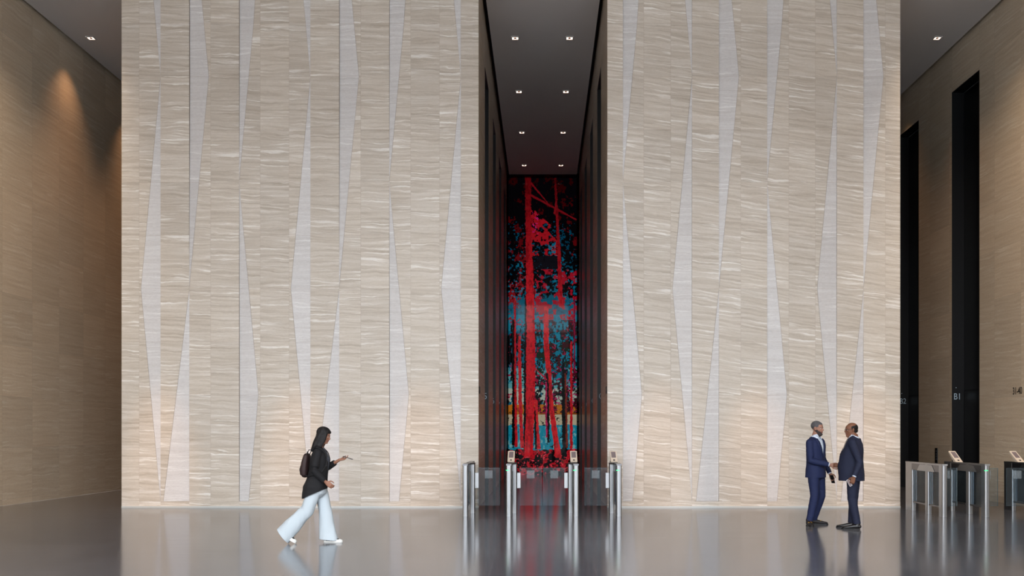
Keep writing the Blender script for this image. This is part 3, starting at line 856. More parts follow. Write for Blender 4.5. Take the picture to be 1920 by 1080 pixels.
def head_shape(B, c, R, s=1.0, female=False, jaw=1.0, neck=None, nose=1.0):
    """c: centre of the skull at eye height; R: 3x3 rotation; faces local -Y"""
    T = lambda x, y, z: Vector(c) + R @ (Vector((x, y, z)) * s)
    V = lambda v: R @ Vector(v)
    B.ell(T(0, .018, .038), (.076 * s, .094 * s, .082 * s), R)                     # cranium
    B.ell(T(0, -.022, .030), (.066 * s, .068 * s, .066 * s), R)                    # forehead
    B.loft([(T(0, -.010, .02), .066 * s, .074 * s), (T(0, -.018, -.025), .061 * s, .070 * s), (T(0, -.026, -.060), .052 * s * jaw, .062 * s), (T(0, -.036, -.092), .036 * s * jaw, .044 * s), (T(0, -.046, -.108), .022 * s * jaw, .026 * s)], ref=V((1, 0, 0)), seg=22)
    B.ell(T(0, -.070, -.094), (.024 * s * jaw, .020 * s, .018 * s), R)             # chin
    B.ell(T(0, -.064, -.056), (.034 * s, .022 * s, .034 * s), R)                   # round the mouth
    for q in (-1, 1):
        B.ell(T(q * .036, -.050, -.022), (.026 * s, .021 * s, .028 * s), R)        # cheek
        B.ell(T(q * .031, -.0665, .0115), (.019 * s, .0125 * s, .0065 * s), R)      # upper lid
        B.ell(T(q * .031, -.0665, -.0070), (.018 * s, .0110 * s, .0058 * s), R)     # lower lid
        B.ell(T(q * .025, -.083, .020), (.020 * s, .008 * s, .006 * s), R)         # brow
        e_ = T(q * .076, .012, -.008)                                              # ear
        B.loft([(T(q * .073, .004, -.030), .007 * s, .009 * s), (T(q * .079, .012, -.008), .008 * s, .016 * s), (T(q * .080, .016, .012), .008 * s, .015 * s), (T(q * .077, .012, .024), .006 * s, .009 * s)], ref=V((1, 0, 0)), seg=10)
        B.ell(T(q * .010, -.096, -.030), (.0085 * s, .009 * s, .007 * s), R)       # nostril wing
    B.loft([(T(0, -.084, .014), .008 * s, .008 * s), (T(0, -.094, -.006), .0085 * s, .010 * s), (T(0, -.104 * nose, -.024), .0105 * s, .012 * s), (T(0, -.099, -.034), .008 * s, .008 * s)], ref=V((1, 0, 0)), seg=12)
    B.loft([(T(-.022, -.079, -.0575), .005 * s, .005 * s), (T(-.009, -.090, -.0540), .007 * s, .0055 * s), (T(.009, -.090, -.0540), .007 * s, .0055 * s), (T(.022, -.079, -.0575), .005 * s, .005 * s)], ref=V((0, 0, 1)), seg=10)
    B.loft([(T(-.018, -.080, -.064), .004 * s, .004 * s), (T(0, -.089, -.0675), .0075 * s, .0065 * s), (T(.018, -.080, -.064), .004 * s, .004 * s)], ref=V((0, 0, 1)), seg=10)
    return T

def eyes(T, R, s, parent, iris):
    for q in (-1, 1):
        b = bmesh.new(); bmesh.ops.create_uvsphere(b, u_segments=16, v_segments=12, radius=.0115 * s, matrix=Matrix.Translation(T(q * .031, -.0672, .002)) @ R.to_4x4() @ Matrix.Rotation(math.pi / 2, 4, 'X'))
        c = T(q * .031, -.0672, .002); fwd = R @ Vector((0, -1, 0))
        for f in b.faces: f.material_index = 1 if (f.calc_center_median() - c).normalized().dot(fwd) > .80 else 0
        me = bpy.data.meshes.new('eye'); b.to_mesh(me); b.free(); link_mesh('eye', me, [EYEW, iris], parent, True)

def shoe(name, pos, yaw, L, m_up, m_sole, parent, toe_up=0.0, roll=0.0, style='dress', trim=None):
    """pos: heel centre on the floor; points along local -Y before yaw"""
    M = Matrix.Translation(Vector(pos)) @ Matrix.Rotation(yaw, 4, 'Z') @ Matrix.Rotation(roll, 4, 'X')
    B = Body(); P = lambda x, y, z: M @ Vector((x * 1, -y * L, z))
    h = 1.0 if style == 'dress' else 1.12
    B.loft([(P(0, .03, .048), .030, .030 * h), (P(0, .16, .050), .037, .040 * h), (P(0, .34, .046), .037, .038 * h), (P(0, .52, .038), .041, .031 * h), (P(0, .70, .032), .047, .024 * h), (P(0, .86, .027), .040, .019 * h), (P(0, .93, .025), .026, .015 * h)], ref=M.to_3x3() @ Vector((1, 0, 0)), seg=22, power=2.3)
    B.loft([(P(0, .13, .055), .034, .036), (P(0, .13, .085), .036, .040), (P(0, .11, .10), .035, .040)], ref=M.to_3x3() @ Vector((1, 0, 0)), seg=18)
    me = B.fuse(.006, 5)
    inv = M.inverted()
    def mi(c, n):
        q = inv @ c
        if style == 'sneaker':
            y = -q.y / L
            return 1 if (.80 > y > .45 and q.z > .045) or (.12 < y < .32 and q.z < .075) or y > .97 else 0
        return 0
    me = carve(me, [], lambda c, n: (inv @ c).z > 0.012 - (0 if True else 0), mind=mi)
    o = link_mesh(name, me, [m_up] + ([trim] if trim else []), parent, True)
    # sole
    out = []
    th = .026 if style == 'sneaker' else .016
    prof = [(0.0, .020), (.04, .030), (.15, .035), (.34, .031), (.52, .038), (.72, .047), (.88, .040), (.96, .027), (.995, .010)]
    pts = [(w_, y) for y, w_ in prof] + [(-w_, y) for y, w_ in prof[::-1]]
    b = bmesh.new(); A = [b.verts.new(M @ Vector((x, -y * L, .001))) for x, y in pts]; C_ = [b.verts.new(M @ Vector((x, -y * L, th + (0.008 if style == 'sneaker' and y > .9 else 0)))) for x, y in pts]
    n_ = len(pts); b.faces.new(A); b.faces.new(C_[::-1])
    for i in range(n_): b.faces.new([A[i], C_[i], C_[(i + 1) % n_], A[(i + 1) % n_]])
    bmesh.ops.recalc_face_normals(b, faces=b.faces[:])
    me = bpy.data.meshes.new('sole'); b.to_mesh(me); b.free(); link_mesh('sole', me, m_sole, o)
    return o, M

SUIT = mat('navy_suit_wool', srgb(15, 28, 68), 0.8, bump=0.12, bscale=260, var=.08, vscale=6)
SUITR = mat('dark_navy_suit_wool', srgb(17, 24, 50), 0.8, bump=0.12, bscale=260, var=.08, vscale=6)
SHIRT = mat('white_shirt_cotton', srgb(205, 216, 232), 0.8, bump=.1, bscale=120, var=.03)
SKIN1 = mat('skin_brown', srgb(158, 116, 98), 0.6, spec=.3, var=.05, vscale=14)
SKIN2 = mat('skin_dark_brown', srgb(122, 82, 62), 0.55, spec=.3, var=.05, vscale=14)
SKIN3 = mat('skin_tan', srgb(150, 106, 86), 0.6, spec=.3, var=.05, vscale=14)
LIP = mat('lips', srgb(128, 74, 66), 0.45)
HAIRG = mat('hair_grey_black', srgb(84, 82, 84), 0.8, bump=.5, bscale=220, var=.3, vscale=90)
def hair_mat():
    m, n, l, b = new_mat('hair_black')
    t = n.new('ShaderNodeTexCoord'); mp = n.new('ShaderNodeMapping'); mp.inputs['Scale'].default_value = (160, 160, 9)
    l.new(t.outputs['Object'], mp.inputs[0])
    nz = n.new('ShaderNodeTexNoise'); nz.inputs['Scale'].default_value = 1; nz.inputs['Detail'].default_value = 3; l.new(mp.outputs[0], nz.inputs['Vector'])
    r = n.new('ShaderNodeValToRGB'); r.color_ramp.elements[0].position = .3; r.color_ramp.elements[1].position = .75
    r.color_ramp.elements[0].color = (*srgb(11, 9, 10), 1); r.color_ramp.elements[1].color = (*srgb(30, 25, 25), 1)
    l.new(nz.outputs[0], r.inputs[0]); l.new(r.outputs[0], b.inputs['Base Color'])
    bp = n.new('ShaderNodeBump'); bp.inputs['Strength'].default_value = .5; bp.inputs['Distance'].default_value = .004
    l.new(nz.outputs[0], bp.inputs['Height']); l.new(bp.outputs[0], b.inputs['Normal']); b.inputs['Roughness'].default_value = .62; b.inputs['Specular IOR Level'].default_value = .3
    return m
HAIRB = hair_mat()
BEARD = mat('beard_dark', srgb(62, 52, 49), 0.8, bump=.5, bscale=240, var=.3, vscale=70)
EYEW = mat('eye_white', srgb(225, 220, 215), 0.2)
IRIS = mat('iris_dark', srgb(40, 26, 20), 0.15)
BLKLEA = mat('black_leather', srgb(18, 16, 18), 0.28, bump=.1, bscale=80)
BRNLEA = mat('dark_suede', srgb(26, 20, 22), 0.6, bump=.15, bscale=200)
GOLD = mat('gold_bit', srgb(190, 150, 70), 0.3, 1.0)
SOLEB = mat('sole_black', srgb(14, 13, 14), 0.6)
SOLEW = mat('sole_white', srgb(225, 225, 222), 0.5)
BLKCL = mat('black_cotton', srgb(13, 12, 16), 0.85, bump=.15, bscale=160, var=.1)
WHTCL = mat('white_denim', srgb(188, 198, 205), 0.85, bump=.15, bscale=200, var=.03)
GREYCL = mat('grey_knit', srgb(74, 80, 92), 0.9, bump=.3, bscale=120, var=.15, vscale=30)
BAG = mat('dark_maroon_bag', srgb(40, 20, 20), 0.65, bump=.2, bscale=90, var=.1)
BUTTON = mat('button_dark', srgb(16, 18, 26), 0.3)
LEATHSTRAP = mat('strap_black', srgb(14, 13, 15), 0.6)

def trousers(name, m, parent, hipc, waistz, legs, hipr=(.165, .125), folds=.004, seed=1, voxel=.009, seat=None):
    """legs: list of (hip, knee, ankle, r_thigh, r_knee, r_hem)"""
    B = Body(); hipc = Vector(hipc)
    B.loft([(hipc + Vector((0, 0, -.07)), hipr[0] * .93, hipr[1] * .9), (hipc, hipr[0], hipr[1]), (hipc + Vector((0, -.005, .10)), hipr[0] * .92, hipr[1] * .92), (Vector((hipc.x, hipc.y - .005, waistz)), hipr[0] * .88, hipr[1] * .9)], power=2.4, seg=28)
    hems = []
    for (hp, kn, an, rt, rk, rh) in legs:
        hp, kn, an = Vector(hp), Vector(kn), Vector(an)
        rhx, rhy = rh if isinstance(rh, tuple) else (rh, rh)
        B.loft([(hp, rt, rt * 1.08), (lerp(hp, kn, .35), rt * .93, rt * 1.0), (lerp(hp, kn, .75), rk * 1.12, rk * 1.16), (kn, rk, rk * 1.06), (lerp(kn, an, .3), lerp_f(rk, rhx, .25), lerp_f(rk * 1.1, rhy, .3)), (lerp(kn, an, .7), lerp_f(rk, rhx, .7), lerp_f(rk, rhy, .7)), (an, rhx, rhy), (an + (an - kn).normalized() * .05, rhx, rhy)], seg=20)
        hems.append((an, (an - kn).normalized()))
    me = B.fuse(voxel, 7)
    def keep(c, n):
        for an, d in hems:
            if (c - an).dot(d) > 0 and (c - an).length < .28: return False
        return True
    ff = fold_fn(seed, folds, (8, 8, 14))
    me = carve(me, [(an, d) for an, d in hems], keep, thick=.0035, folds=lambda p: ff(p) * (1.0 if p.z < waistz - .05 else .3))
    return link_mesh(name, me, m, parent, True)

def jacket(name, m, parent, st, arms, hemz, neck, vee, voxel=.008, seed=2, folds=.004, cuffs=True, lapels=True, vent=True, button=True):
    """st: torso stations (point, rx, ry) bottom to top; arms: (shoulder, elbow, wrist, r0, r1, r2)"""
    B = Body(); B.loft(st, power=2.25, seg=30)
    cut = []
    for (sh, el_, wr, r0, r1, r2) in arms:
        arm(B, sh, el_, wr, r0, r1, r2); cut.append((Vector(wr), (Vector(wr) - Vector(el_)).normalized()))
    me = B.fuse(voxel, 14)
    planes = [((0, 0, hemz), (0, 0, 1))] + cut
    nc, nr = Vector(neck[0]), neck[1]
    # V opening: two planes through the bottom point of the V, widening upwards
    if vee:
        vz, vx, slope = vee          # bottom z, centre x, half width per metre
        pl1, pl2 = Vector((1, 0, -slope)).normalized(), Vector((-1, 0, -slope)).normalized()
        vp = Vector((vx, 0, vz)); planes += [(vp, pl1), (vp, pl2)]
    planes.append((nc, Vector(neck[2])))
    nn = Vector(neck[2]).normalized()
    def keep(c, n):
        if c.z < hemz: return False
        for wr, d in cut:
            if (c - wr).dot(d) > 0 and (c - wr).length < .075: return False
        if (c - nc).dot(nn) > 0 and Vector((c.x - nc.x, c.y - nc.y, 0)).length < nr * 2.0: return False
        if vee and c.y < st[-1][0].y + .02 and c.z > vz and (c - vp).dot(pl1) < 0 and (c - vp).dot(pl2) < 0 and abs(c.x - vx) < .12: return False
        return True
    ff = fold_fn(seed, folds, (7, 7, 9))
    me = carve(me, planes, keep, thick=.006, folds=ff)
    o = link_mesh(name, me, m, parent, True)
    return o

def surf_front(me_obj, x, z):
    """front-most (-Y) point of a mesh at x, z"""
    me = me_obj.data; best = None
    for v in me.vertices:
        if abs(v.co.x - x) < .012 and abs(v.co.z - z) < .012 and (best is None or v.co.y < best): best = v.co.y
    return best

# ---- the standing men ---------------------------------------------------------------
def man(root, H_, skin, suit, hair_kind, head_yaw, head_pitch, handR, elbowR, handL, elbowL, legs, shoes, belly=0.0, lean=(0, 0), clasp_d=None, clasp_n=None, lean_back=0.0, dL=(0, 0, -1), nL=(1, 0, 0), curlL=.5, vee=(1.13, 0.0, .26), hem=.80, seed=1, curlR=.55, bulk=1.0, drop=0.0):
    k = H_ / 1.78
    Z = lambda z: z * k
    lx, ly = lean
    P = lambda x, y, z: Vector((x + lx * max(0, z - .9), y + ly * max(0, z - .9), z * k))
    R = Matrix.Rotation(head_yaw, 3, 'Z') @ Matrix.Rotation(head_pitch, 3, 'X')
    hc = P(0, -.020 - drop * .4, 1.665 - drop)
    shR, shL = P(-.172, .012, 1.412), P(.172, .012, 1.412)
    # body: torso, neck, head, arms, hands, legs in one surface
    B = Body()
    B.loft([(P(0, .0, .90), .150, .105), (P(0, .0, 1.02), .138, .100), (P(0, 0, 1.16), .150, .105), (P(0, .005, 1.32), .168, .108), (P(0, .012, 1.43), .150, .085), (P(0, .015, 1.49), .075, .062)], power=2.3, seg=24)
    B.loft([(P(0, .020, 1.45), .066, .062), (P(0, .012, 1.52), .059, .060), (P(0, .002 - drop * .4, 1.585 - drop), .057, .062), (P(0, -.004 - drop * .4, 1.63 - drop), .050, .056)], seg=18)
    T = head_shape(B, hc, R, k * 1.0, jaw=1.06)
    arm(B, shR, elbowR, handR, .050, .040, .026); arm(B, shL, elbowL, handL, .050, .040, .026)
    hand(B, handR, clasp_d, clasp_n, 1 if True else -1, curlR, .55, 1.02)
    hand(B, handL, dL, nL, -1, curlL, .35, 1.0)
    for (hp, kn, an, *_r) in legs:
        B.loft([(hp, .075, .08), (lerp(Vector(hp), Vector(kn), .6), .060, .064), (kn, .048, .05), (lerp(Vector(kn), Vector(an), .35), .046, .052), (an, .034, .036)], seg=16)
    me = B.fuse(.0048, 3, .4)
    lipc = T(0, -.088, -.060)
    me = carve(me, [], lambda c, n: True, mind=lambda c, n: 1 if abs((R.transposed() @ (c - lipc)).x) < .024 * k and abs((R.transposed() @ (c - lipc)).z) < .011 * k and (c - lipc).length < .03 else 0)
    body = link_mesh('body', me, [skin, LIP], root, True)
    eyes(T, R, k, root, IRIS)
    # hair
    HB = Body(); V = lambda v: R @ Vector(v)
    if hair_kind == 'grey':
        HB.ell(T(0, .022, .046), (.0815 * k, .0975 * k, .083 * k), R); HB.ell(T(0, -.024, .062), (.064 * k, .055 * k, .050 * k), R)
        hm = HB.fuse(.0045, 3)
        def kp(c, n):
            q = (R.transposed() @ (c - hc)) / k
            return (q.z > .068 + .0 * q.y and q.y > -.095) or (q.y > -.028 and q.z > .022) or (q.y > .026 and q.z > -.045) or (abs(q.x) > .05 and q.y > -.040 and q.z > .030)
        link_mesh('hair', carve(hm, [], kp, edge=12, folds=fold_fn(5, .0015, (60, 60, 60))), HAIRG, root, True)
        BB = Body()
        BB.loft([(T(0, -.020, -.030), .0645 * k, .0735 * k), (T(0, -.029, -.062), .0555 * k, .065 * k), (T(0, -.040, -.095), .040 * k, .048 * k), (T(0, -.050, -.113), .025 * k, .030 * k)], ref=V((1, 0, 0)), seg=22)
        BB.ell(T(0, -.073, -.097), (.029 * k, .024 * k, .022 * k), R)
        BB.loft([(T(-.027, -.077, -.060), .005, .005), (T(-.010, -.0895, -.0455), .006, .005), (T(.010, -.0895, -.0455), .006, .005), (T(.027, -.077, -.060), .005, .005)], ref=V((0, 0, 1)), seg=8)
        bmh = BB.fuse(.005, 3)
        def kb(c, n):
            q = (R.transposed() @ (c - hc)) / k
            if q.y < -.06 and abs(q.x) < .026 and -.072 < q.z < -.049: return False
            return q.z < -.036 - max(0, -q.y - .03) * .35 and q.y < .035 + .0 * q.z or (abs(q.x) > .05 and q.z < -.02 and q.y > -.035 and q.y < .03)
        link_mesh('beard', carve(bmh, [], kb, edge=12, folds=fold_fn(6, .001, (80, 80, 80))), BEARD, root, True)
    else:
        HB.ell(T(0, .018, .036), (.0815 * k, .0985 * k, .083 * k), R); HB.ell(T(0, .045, -.015), (.066 * k, .066 * k, .055 * k), R)
        hm = HB.fuse(.006, 3)
        def kp(c, n):
            q = (R.transposed() @ (c - hc)) / k
            top = .062 + .25 * max(q.y, 0)
            return q.y > -.018 and (-.05 if q.y > .03 else .012) < q.z < top and not (q.y < .03 and q.z < .012)
        link_mesh('hair', carve(hm, [], kp, edge=12, folds=fold_fn(5, .0015, (60, 60, 60))), HAIRB, root, True)
        # short goatee / moustache shade
        BB = Body()
        BB.loft([(T(-.026, -.077, -.062), .004, .004), (T(-.010, -.0885, -.0460), .0055, .0045), (T(.010, -.0885, -.0460), .0055, .0045), (T(.026, -.077, -.062), .004, .004)], ref=V((0, 0, 1)), seg=8)
        bm_ = BB.fuse(.004, 2); link_mesh('moustache', bm_, BEARD, root, True)
        # glasses
        g = MB()
        for q in (-1, 1):
            c = T(q * .032, -.092, .002)
            pr = None
            N = 20; ring = []
            for i in range(N):
                a = 2 * math.pi * i / N
                ring.append(c + V((math.cos(a) * .024, 0, math.sin(a) * .017)))
            for i in range(N): g.cyl(ring[i], ring[(i + 1) % N], .0017, 6)
            g.cyl(T(q * .056, -.092, .006), T(q * .082, .012, .010), .0018, 6)
        g.cyl(T(-.009, -.094, .006), T(.009, -.094, .006), .0018, 6)
        g.build('glasses', BUTTON, root)
    for q in (-1, 1):
        eb = MB()
        for j in range(5):
            a, b = T(q * (.014 + .0075 * j), -.0895 + .0011 * j * j, .0215 + .0012 * j - .0005 * j * j), T(q * (.0215 + .0075 * j), -.0895 + .0011 * (j + 1) ** 2, .0227 + .0012 * j - .0005 * (j + 1) ** 2)
            eb.cyl(a, b, .0034, 6)
        eb.build('eyebrow', HAIRB if hair_kind != 'grey' else BEARD, root)
    # shirt: torso a little bigger than the body, with collar
    S = Body()
    S.loft([(P(0, -belly * .5, .92), .150, .112 + belly * .5), (P(0, -belly * .6, 1.05), .146, .114 + belly * .6), (P(0, -belly * .45, 1.18), .156, .116 + belly * .35), (P(0, .0, 1.32), .174, .120), (P(0, .010, 1.43), .155, .098), (P(0, .014, 1.475), .095, .078)], power=2.3, seg=24)
    S.loft([(P(0, .018, 1.44), .072, .070), (P(0, .012, 1.50), .067, .069), (P(0, .008, 1.545), .066, .069)], seg=18)
    sm = S.fuse(.008, 4)
    ncp = P(0, .005, 1.530); nnv = Vector((0, .35, 1)).normalized()
    sm = carve(sm, [(ncp, nnv)], lambda c, n: (c - ncp).dot(nnv) < 0, thick=.002)
    sh = link_mesh('shirt', sm, SHIRT, root, True)
    # collar leaves
    cl = MB()
    for q in (-1, 1):
        A = [P(q * .070, .02, 1.535), P(q * .052, -.045, 1.520), P(q * .010, -.076, 1.492), P(q * .034, -.092, 1.455), P(q * .076, -.045, 1.475), P(q * .088, .02, 1.50)]
        f = [cl.bm.verts.new(p) for p in A]; g_ = [cl.bm.verts.new(p + Vector((0, -.004, .002))) for p in A]
        n_ = len(A)
        for i in range(n_): cl.bm.faces.new([f[i], f[(i + 1) % n_], g_[(i + 1) % n_], g_[i]])
        for L_ in (f, g_):
            cl.bm.faces.new([L_[0], L_[1], L_[4], L_[5]]); cl.bm.faces.new([L_[1], L_[2], L_[3], L_[4]])
    bmesh.ops.recalc_face_normals(cl.bm, faces=cl.bm.faces[:]); cl.build('collar', SHIRT, sh, True)
    # jacket
    b = belly
    st = [(P(0, -b * .50 + .012, hem - .06), .182, .150 + b * .42), (P(0, -b * .55 + .010, .90), .180, .146 + b * .50), (P(0, -b * .62 + .006, 1.02), .170, .136 + b * .62), (P(0, -b * .45 + .004, 1.16), .174, .134 + b * .42),
          (P(0, .004, 1.30), .188, .134 + b * .1), (P(0, .010, 1.39), .184, .122), (P(0, .014, 1.440), .158, .100), (P(0, .018, 1.475), .112, .086), (P(0, .018, 1.505), .078, .078)]
    st = [(p_, x_ * bulk, y_ * bulk) for p_, x_, y_ in st]
    d1 = (Vector(handR) - Vector(elbowR)).normalized(); d2 = (Vector(handL) - Vector(elbowL)).normalized()
    wR, wL = Vector(handR) - d1 * .035, Vector(handL) - d2 * .020
    ncj = P(0, .02, 1.518); nj = Vector((0, .55, 1)).normalized()
    jk = jacket('jacket', suit, root, st, [(shR + Vector((-.004, 0, -.010)), elbowR, wR, .064 * bulk, .058, .041), (shL + Vector((.004, 0, -.010)), elbowL, wL, .064 * bulk, .058, .041)],
                Z(hem), (ncj, .09, nj), (Z(vee[0]), vee[1] + lx * (vee[0] - .9), vee[2]), seed=seed)
    # shirt cuffs
    for (e1, w1, hd) in ((elbowR, wR, handR), (elbowL, wL, handL)):
        d = (Vector(hd) - Vector(e1)).normalized(); C = Body()
        C.loft([(w1 - d * .03, .035, .035), (w1 + d * .016, .0335, .0335)], ref=(0, 0, 1), seg=16, cap=False)
        link_mesh('shirt_cuff', C.fuse(.005, 1), SHIRT, root, True)
    # lapels laid on the jacket front
    lp = MB()
    for q in (-1, 1):
        prev = None
        NS = 12
        inner = []; outer = []
        for i in range(NS + 1):
            t = i / NS; z = lerp_f(vee[0], 1.475, t)
            xi = vee[1] + q * (z - vee[0]) * vee[2] * 1.0 * .98
            wd = (.012 + .060 * min(1, t * 1.5)) * (1.0 if t < .78 else (1.0 - (t - .78) * 1.6))
            if .70 < t < .80: wd *= .72
            xo = xi + q * wd
            res = []
            for xx in (xi, (xi + xo) / 2, xo):
                y = surf_front(jk, xx + lx * (z - .9), z * k)
                if y is None: y = prev[0].y if prev else -.12
                res.append(Vector((xx + lx * (z - .9), y - .006, z * k)))
            if prev:
                for a in (0, 1): lp.quad(prev[a], prev[a + 1], res[a + 1], res[a])
            prev = res
    bmesh.ops.remove_doubles(lp.bm, verts=lp.bm.verts[:], dist=.0005)
    bmesh.ops.recalc_face_normals(lp.bm, faces=lp.bm.faces[:]); thicken(lp.bm, .005)
    lp.build('lapels', suit, jk, True)
    for zz in (vee[0] - .025, vee[0] - .13):
        y = surf_front(jk, lx * (zz - .9), zz * k)
        if y is not None:
            m_ = MB(); m_.cyl((lx * (zz - .9) + .006, y - .005, zz * k), (lx * (zz - .9) + .006, y + .004, zz * k), .010, 14); m_.build('button', BUTTON, jk)
    trousers('trousers', suit, root, P(0, 0, .93), Z(1.02), legs, seed=seed + 3, hipr=(.162 * bulk, .120 * bulk + b * .25))
    for i, (pos, yaw, L) in enumerate(shoes):
        if hair_kind == 'grey':
            o, M = shoe('shoe', pos, yaw, L, BRNLEA, SOLEB, root)
            mm = MB(); c1 = M @ Vector((-.026, -.56 * L, .068)); c2 = M @ Vector((.026, -.56 * L, .068)); mm.cyl(c1, c2, .004, 8)
            mm.cyl(M @ Vector((-.028, -.56 * L, .058)), M @ Vector((-.028, -.56 * L, .074)), .006, 8); mm.cyl(M @ Vector((.028, -.56 * L, .058)), M @ Vector((.028, -.56 * L, .074)), .006, 8)
            mm.build('gold_buckle', GOLD, o)
        else: shoe('shoe', pos, yaw, L, BLKLEA, SOLEB, root)
    return T, R

def at(px, py, Yd): return Vector(((px - VPX) / F_PX * Yd, Yd, CAM_Z + (VPY - py) / F_PX * Yd))
def phone(loc, rot, m_, label, dims=(.072, .15)):
    e = empty('phone', loc, 0, label, 'phone'); e.rotation_euler = rot
    m = MB(); m.box(-dims[0] / 2, dims[0] / 2, -.004, .004, -dims[1] / 2, dims[1] / 2, .003); m.build('case', m_, e)
    m = MB(); m.quad((-dims[0] / 2 + .004, -.0045, -dims[1] / 2 + .005), (dims[0] / 2 - .004, -.0045, -dims[1] / 2 + .005), (dims[0] / 2 - .004, -.0045, dims[1] / 2 - .005), (-dims[0] / 2 + .004, -.0045, dims[1] / 2 - .005)); m.build('display', SCREEN, e)
    return e

CL = Vector((4.945, 16.22, 1.035))          # where the hands meet
# left man: faces down-right towards the camera
r1 = Vector((4.70, 16.52, 0)); a1 = math.radians(42)
M1 = Matrix.Translation(r1) @ Matrix.Rotation(a1, 4, 'Z'); I1 = M1.inverted()
p1 = empty('person', r1, a1, 'bearded man in a blue suit and open white collar shaking hands, facing the camera side', 'person', 'two men shaking hands')
del p1['group']
r2 = Vector((5.155, 15.93, 0)); a2 = math.radians(-118)
M2 = Matrix.Translation(r2) @ Matrix.Rotation(a2, 4, 'Z'); I2 = M2.inverted()
p2 = empty('person', r2, a2, 'balding man in glasses and dark navy suit, seen from the side, shaking hands', 'person')
axis = Vector((.80, -.42, 0)).normalized()   # from left man to right man at the clasp
nrm = Vector((axis.y, -axis.x, 0)).normalized()
if nrm.y > 0: nrm = -nrm                    # towards the camera
def loc1(v): return I1 @ v
def dir1(v): return (I1.to_3x3() @ v)
def loc2(v): return I2 @ v
def dir2(v): return (I2.to_3x3() @ v)
h1 = loc1(CL - axis * .085 - nrm * .016 + Vector((0, 0, .004)))
h2 = loc2(CL + axis * .085 + nrm * .016)
e1 = loc1(Vector((4.56, 16.36, 1.11)))
# left hand of the bearded man hangs in front, holding a dark phone
hl1 = loc1(at(1555, 884, 16.35)); el1 = loc1(at(1549, 862, 16.45))
hl1 = Vector((.285, -.10, .875)); el1 = Vector((.262, .03, 1.13))
f1a = loc1(Vector((4.555, 16.40, 0))); f1b = loc1(Vector((4.70, 16.68, 0)))
T1, R1 = man(p1, 1.80, SKIN1, SUIT, 'grey', math.radians(10), math.radians(4), h1, e1, hl1, el1,
    legs=[((-.088, .0, .90), (-.13, -.05, .50), (f1a.x, f1a.y, .085), .094, .068, .060), ((.088, .0, .90), (.115, -.035, .50), (f1b.x + .0, f1b.y, .085), .094, .068, .060)],
    shoes=[((f1a.x, f1a.y + .045, 0), math.radians(-40), .29), ((f1b.x - .03, f1b.y + .03, 0), math.radians(32), .29)],
    belly=.0, clasp_d=dir1(axis + Vector((0, 0, .02))), clasp_n=dir1(-nrm) * -1 if False else dir1(nrm), dL=(.1, -.45, -1), nL=(-1, -.2, 0), curlL=.55, seed=2, vee=(1.16, 0.0, .25), hem=.81, bulk=1.06, drop=.022)
phone(M1 @ Vector((.272, -.150, .785)), (math.radians(-20), 0, a1 + math.radians(80)), BLACKP, 'black phone held low in the bearded man\'s left hand')

e2 = loc2(Vector((5.10, 16.22, 1.10)))
hl2 = loc2(at(1592, 902, 15.72)); el2 = loc2(at(1606, 868, 15.68))
el2 = loc2(Vector((5.17, 15.66, 1.10))); hl2 = loc2(Vector((5.06, 15.62, .865)))
f2a = loc2(Vector((5.17, 15.80, 0))); f2b = loc2(Vector((5.15, 16.02, 0)))
T2, R2 = man(p2, 1.80, SKIN2, SUITR, 'bald', math.radians(28), math.radians(3), h2, e2, hl2, el2,
    legs=[((-.085, .0, .90), (-.09, -.015, .50), (f2b.x, f2b.y, .085), .094, .070, .062), ((.085, .0, .90), (.09, -.01, .50), (f2a.x, f2a.y, .085), .094, .070, .062)],
    shoes=[((f2b.x, f2b.y + .05, 0), math.radians(6), .30), ((f2a.x, f2a.y + .05, 0), math.radians(14), .30)],
    belly=.085, clasp_d=dir2(-axis + Vector((0, 0, .02))), clasp_n=dir2(-nrm), dL=(-.05, -.35, -1), nL=(-1, -.1, 0), curlL=.6, seed=5, vee=(1.20, 0.0, .24), hem=.785, bulk=1.10, drop=.05)
phone(M2 @ (hl2 + Vector((-.018, -.075, -.095))), (math.radians(10), math.radians(-28), a2 + math.radians(95)), SOLEW, 'white phone in the lowered left hand of the balding man', (.045, .12))
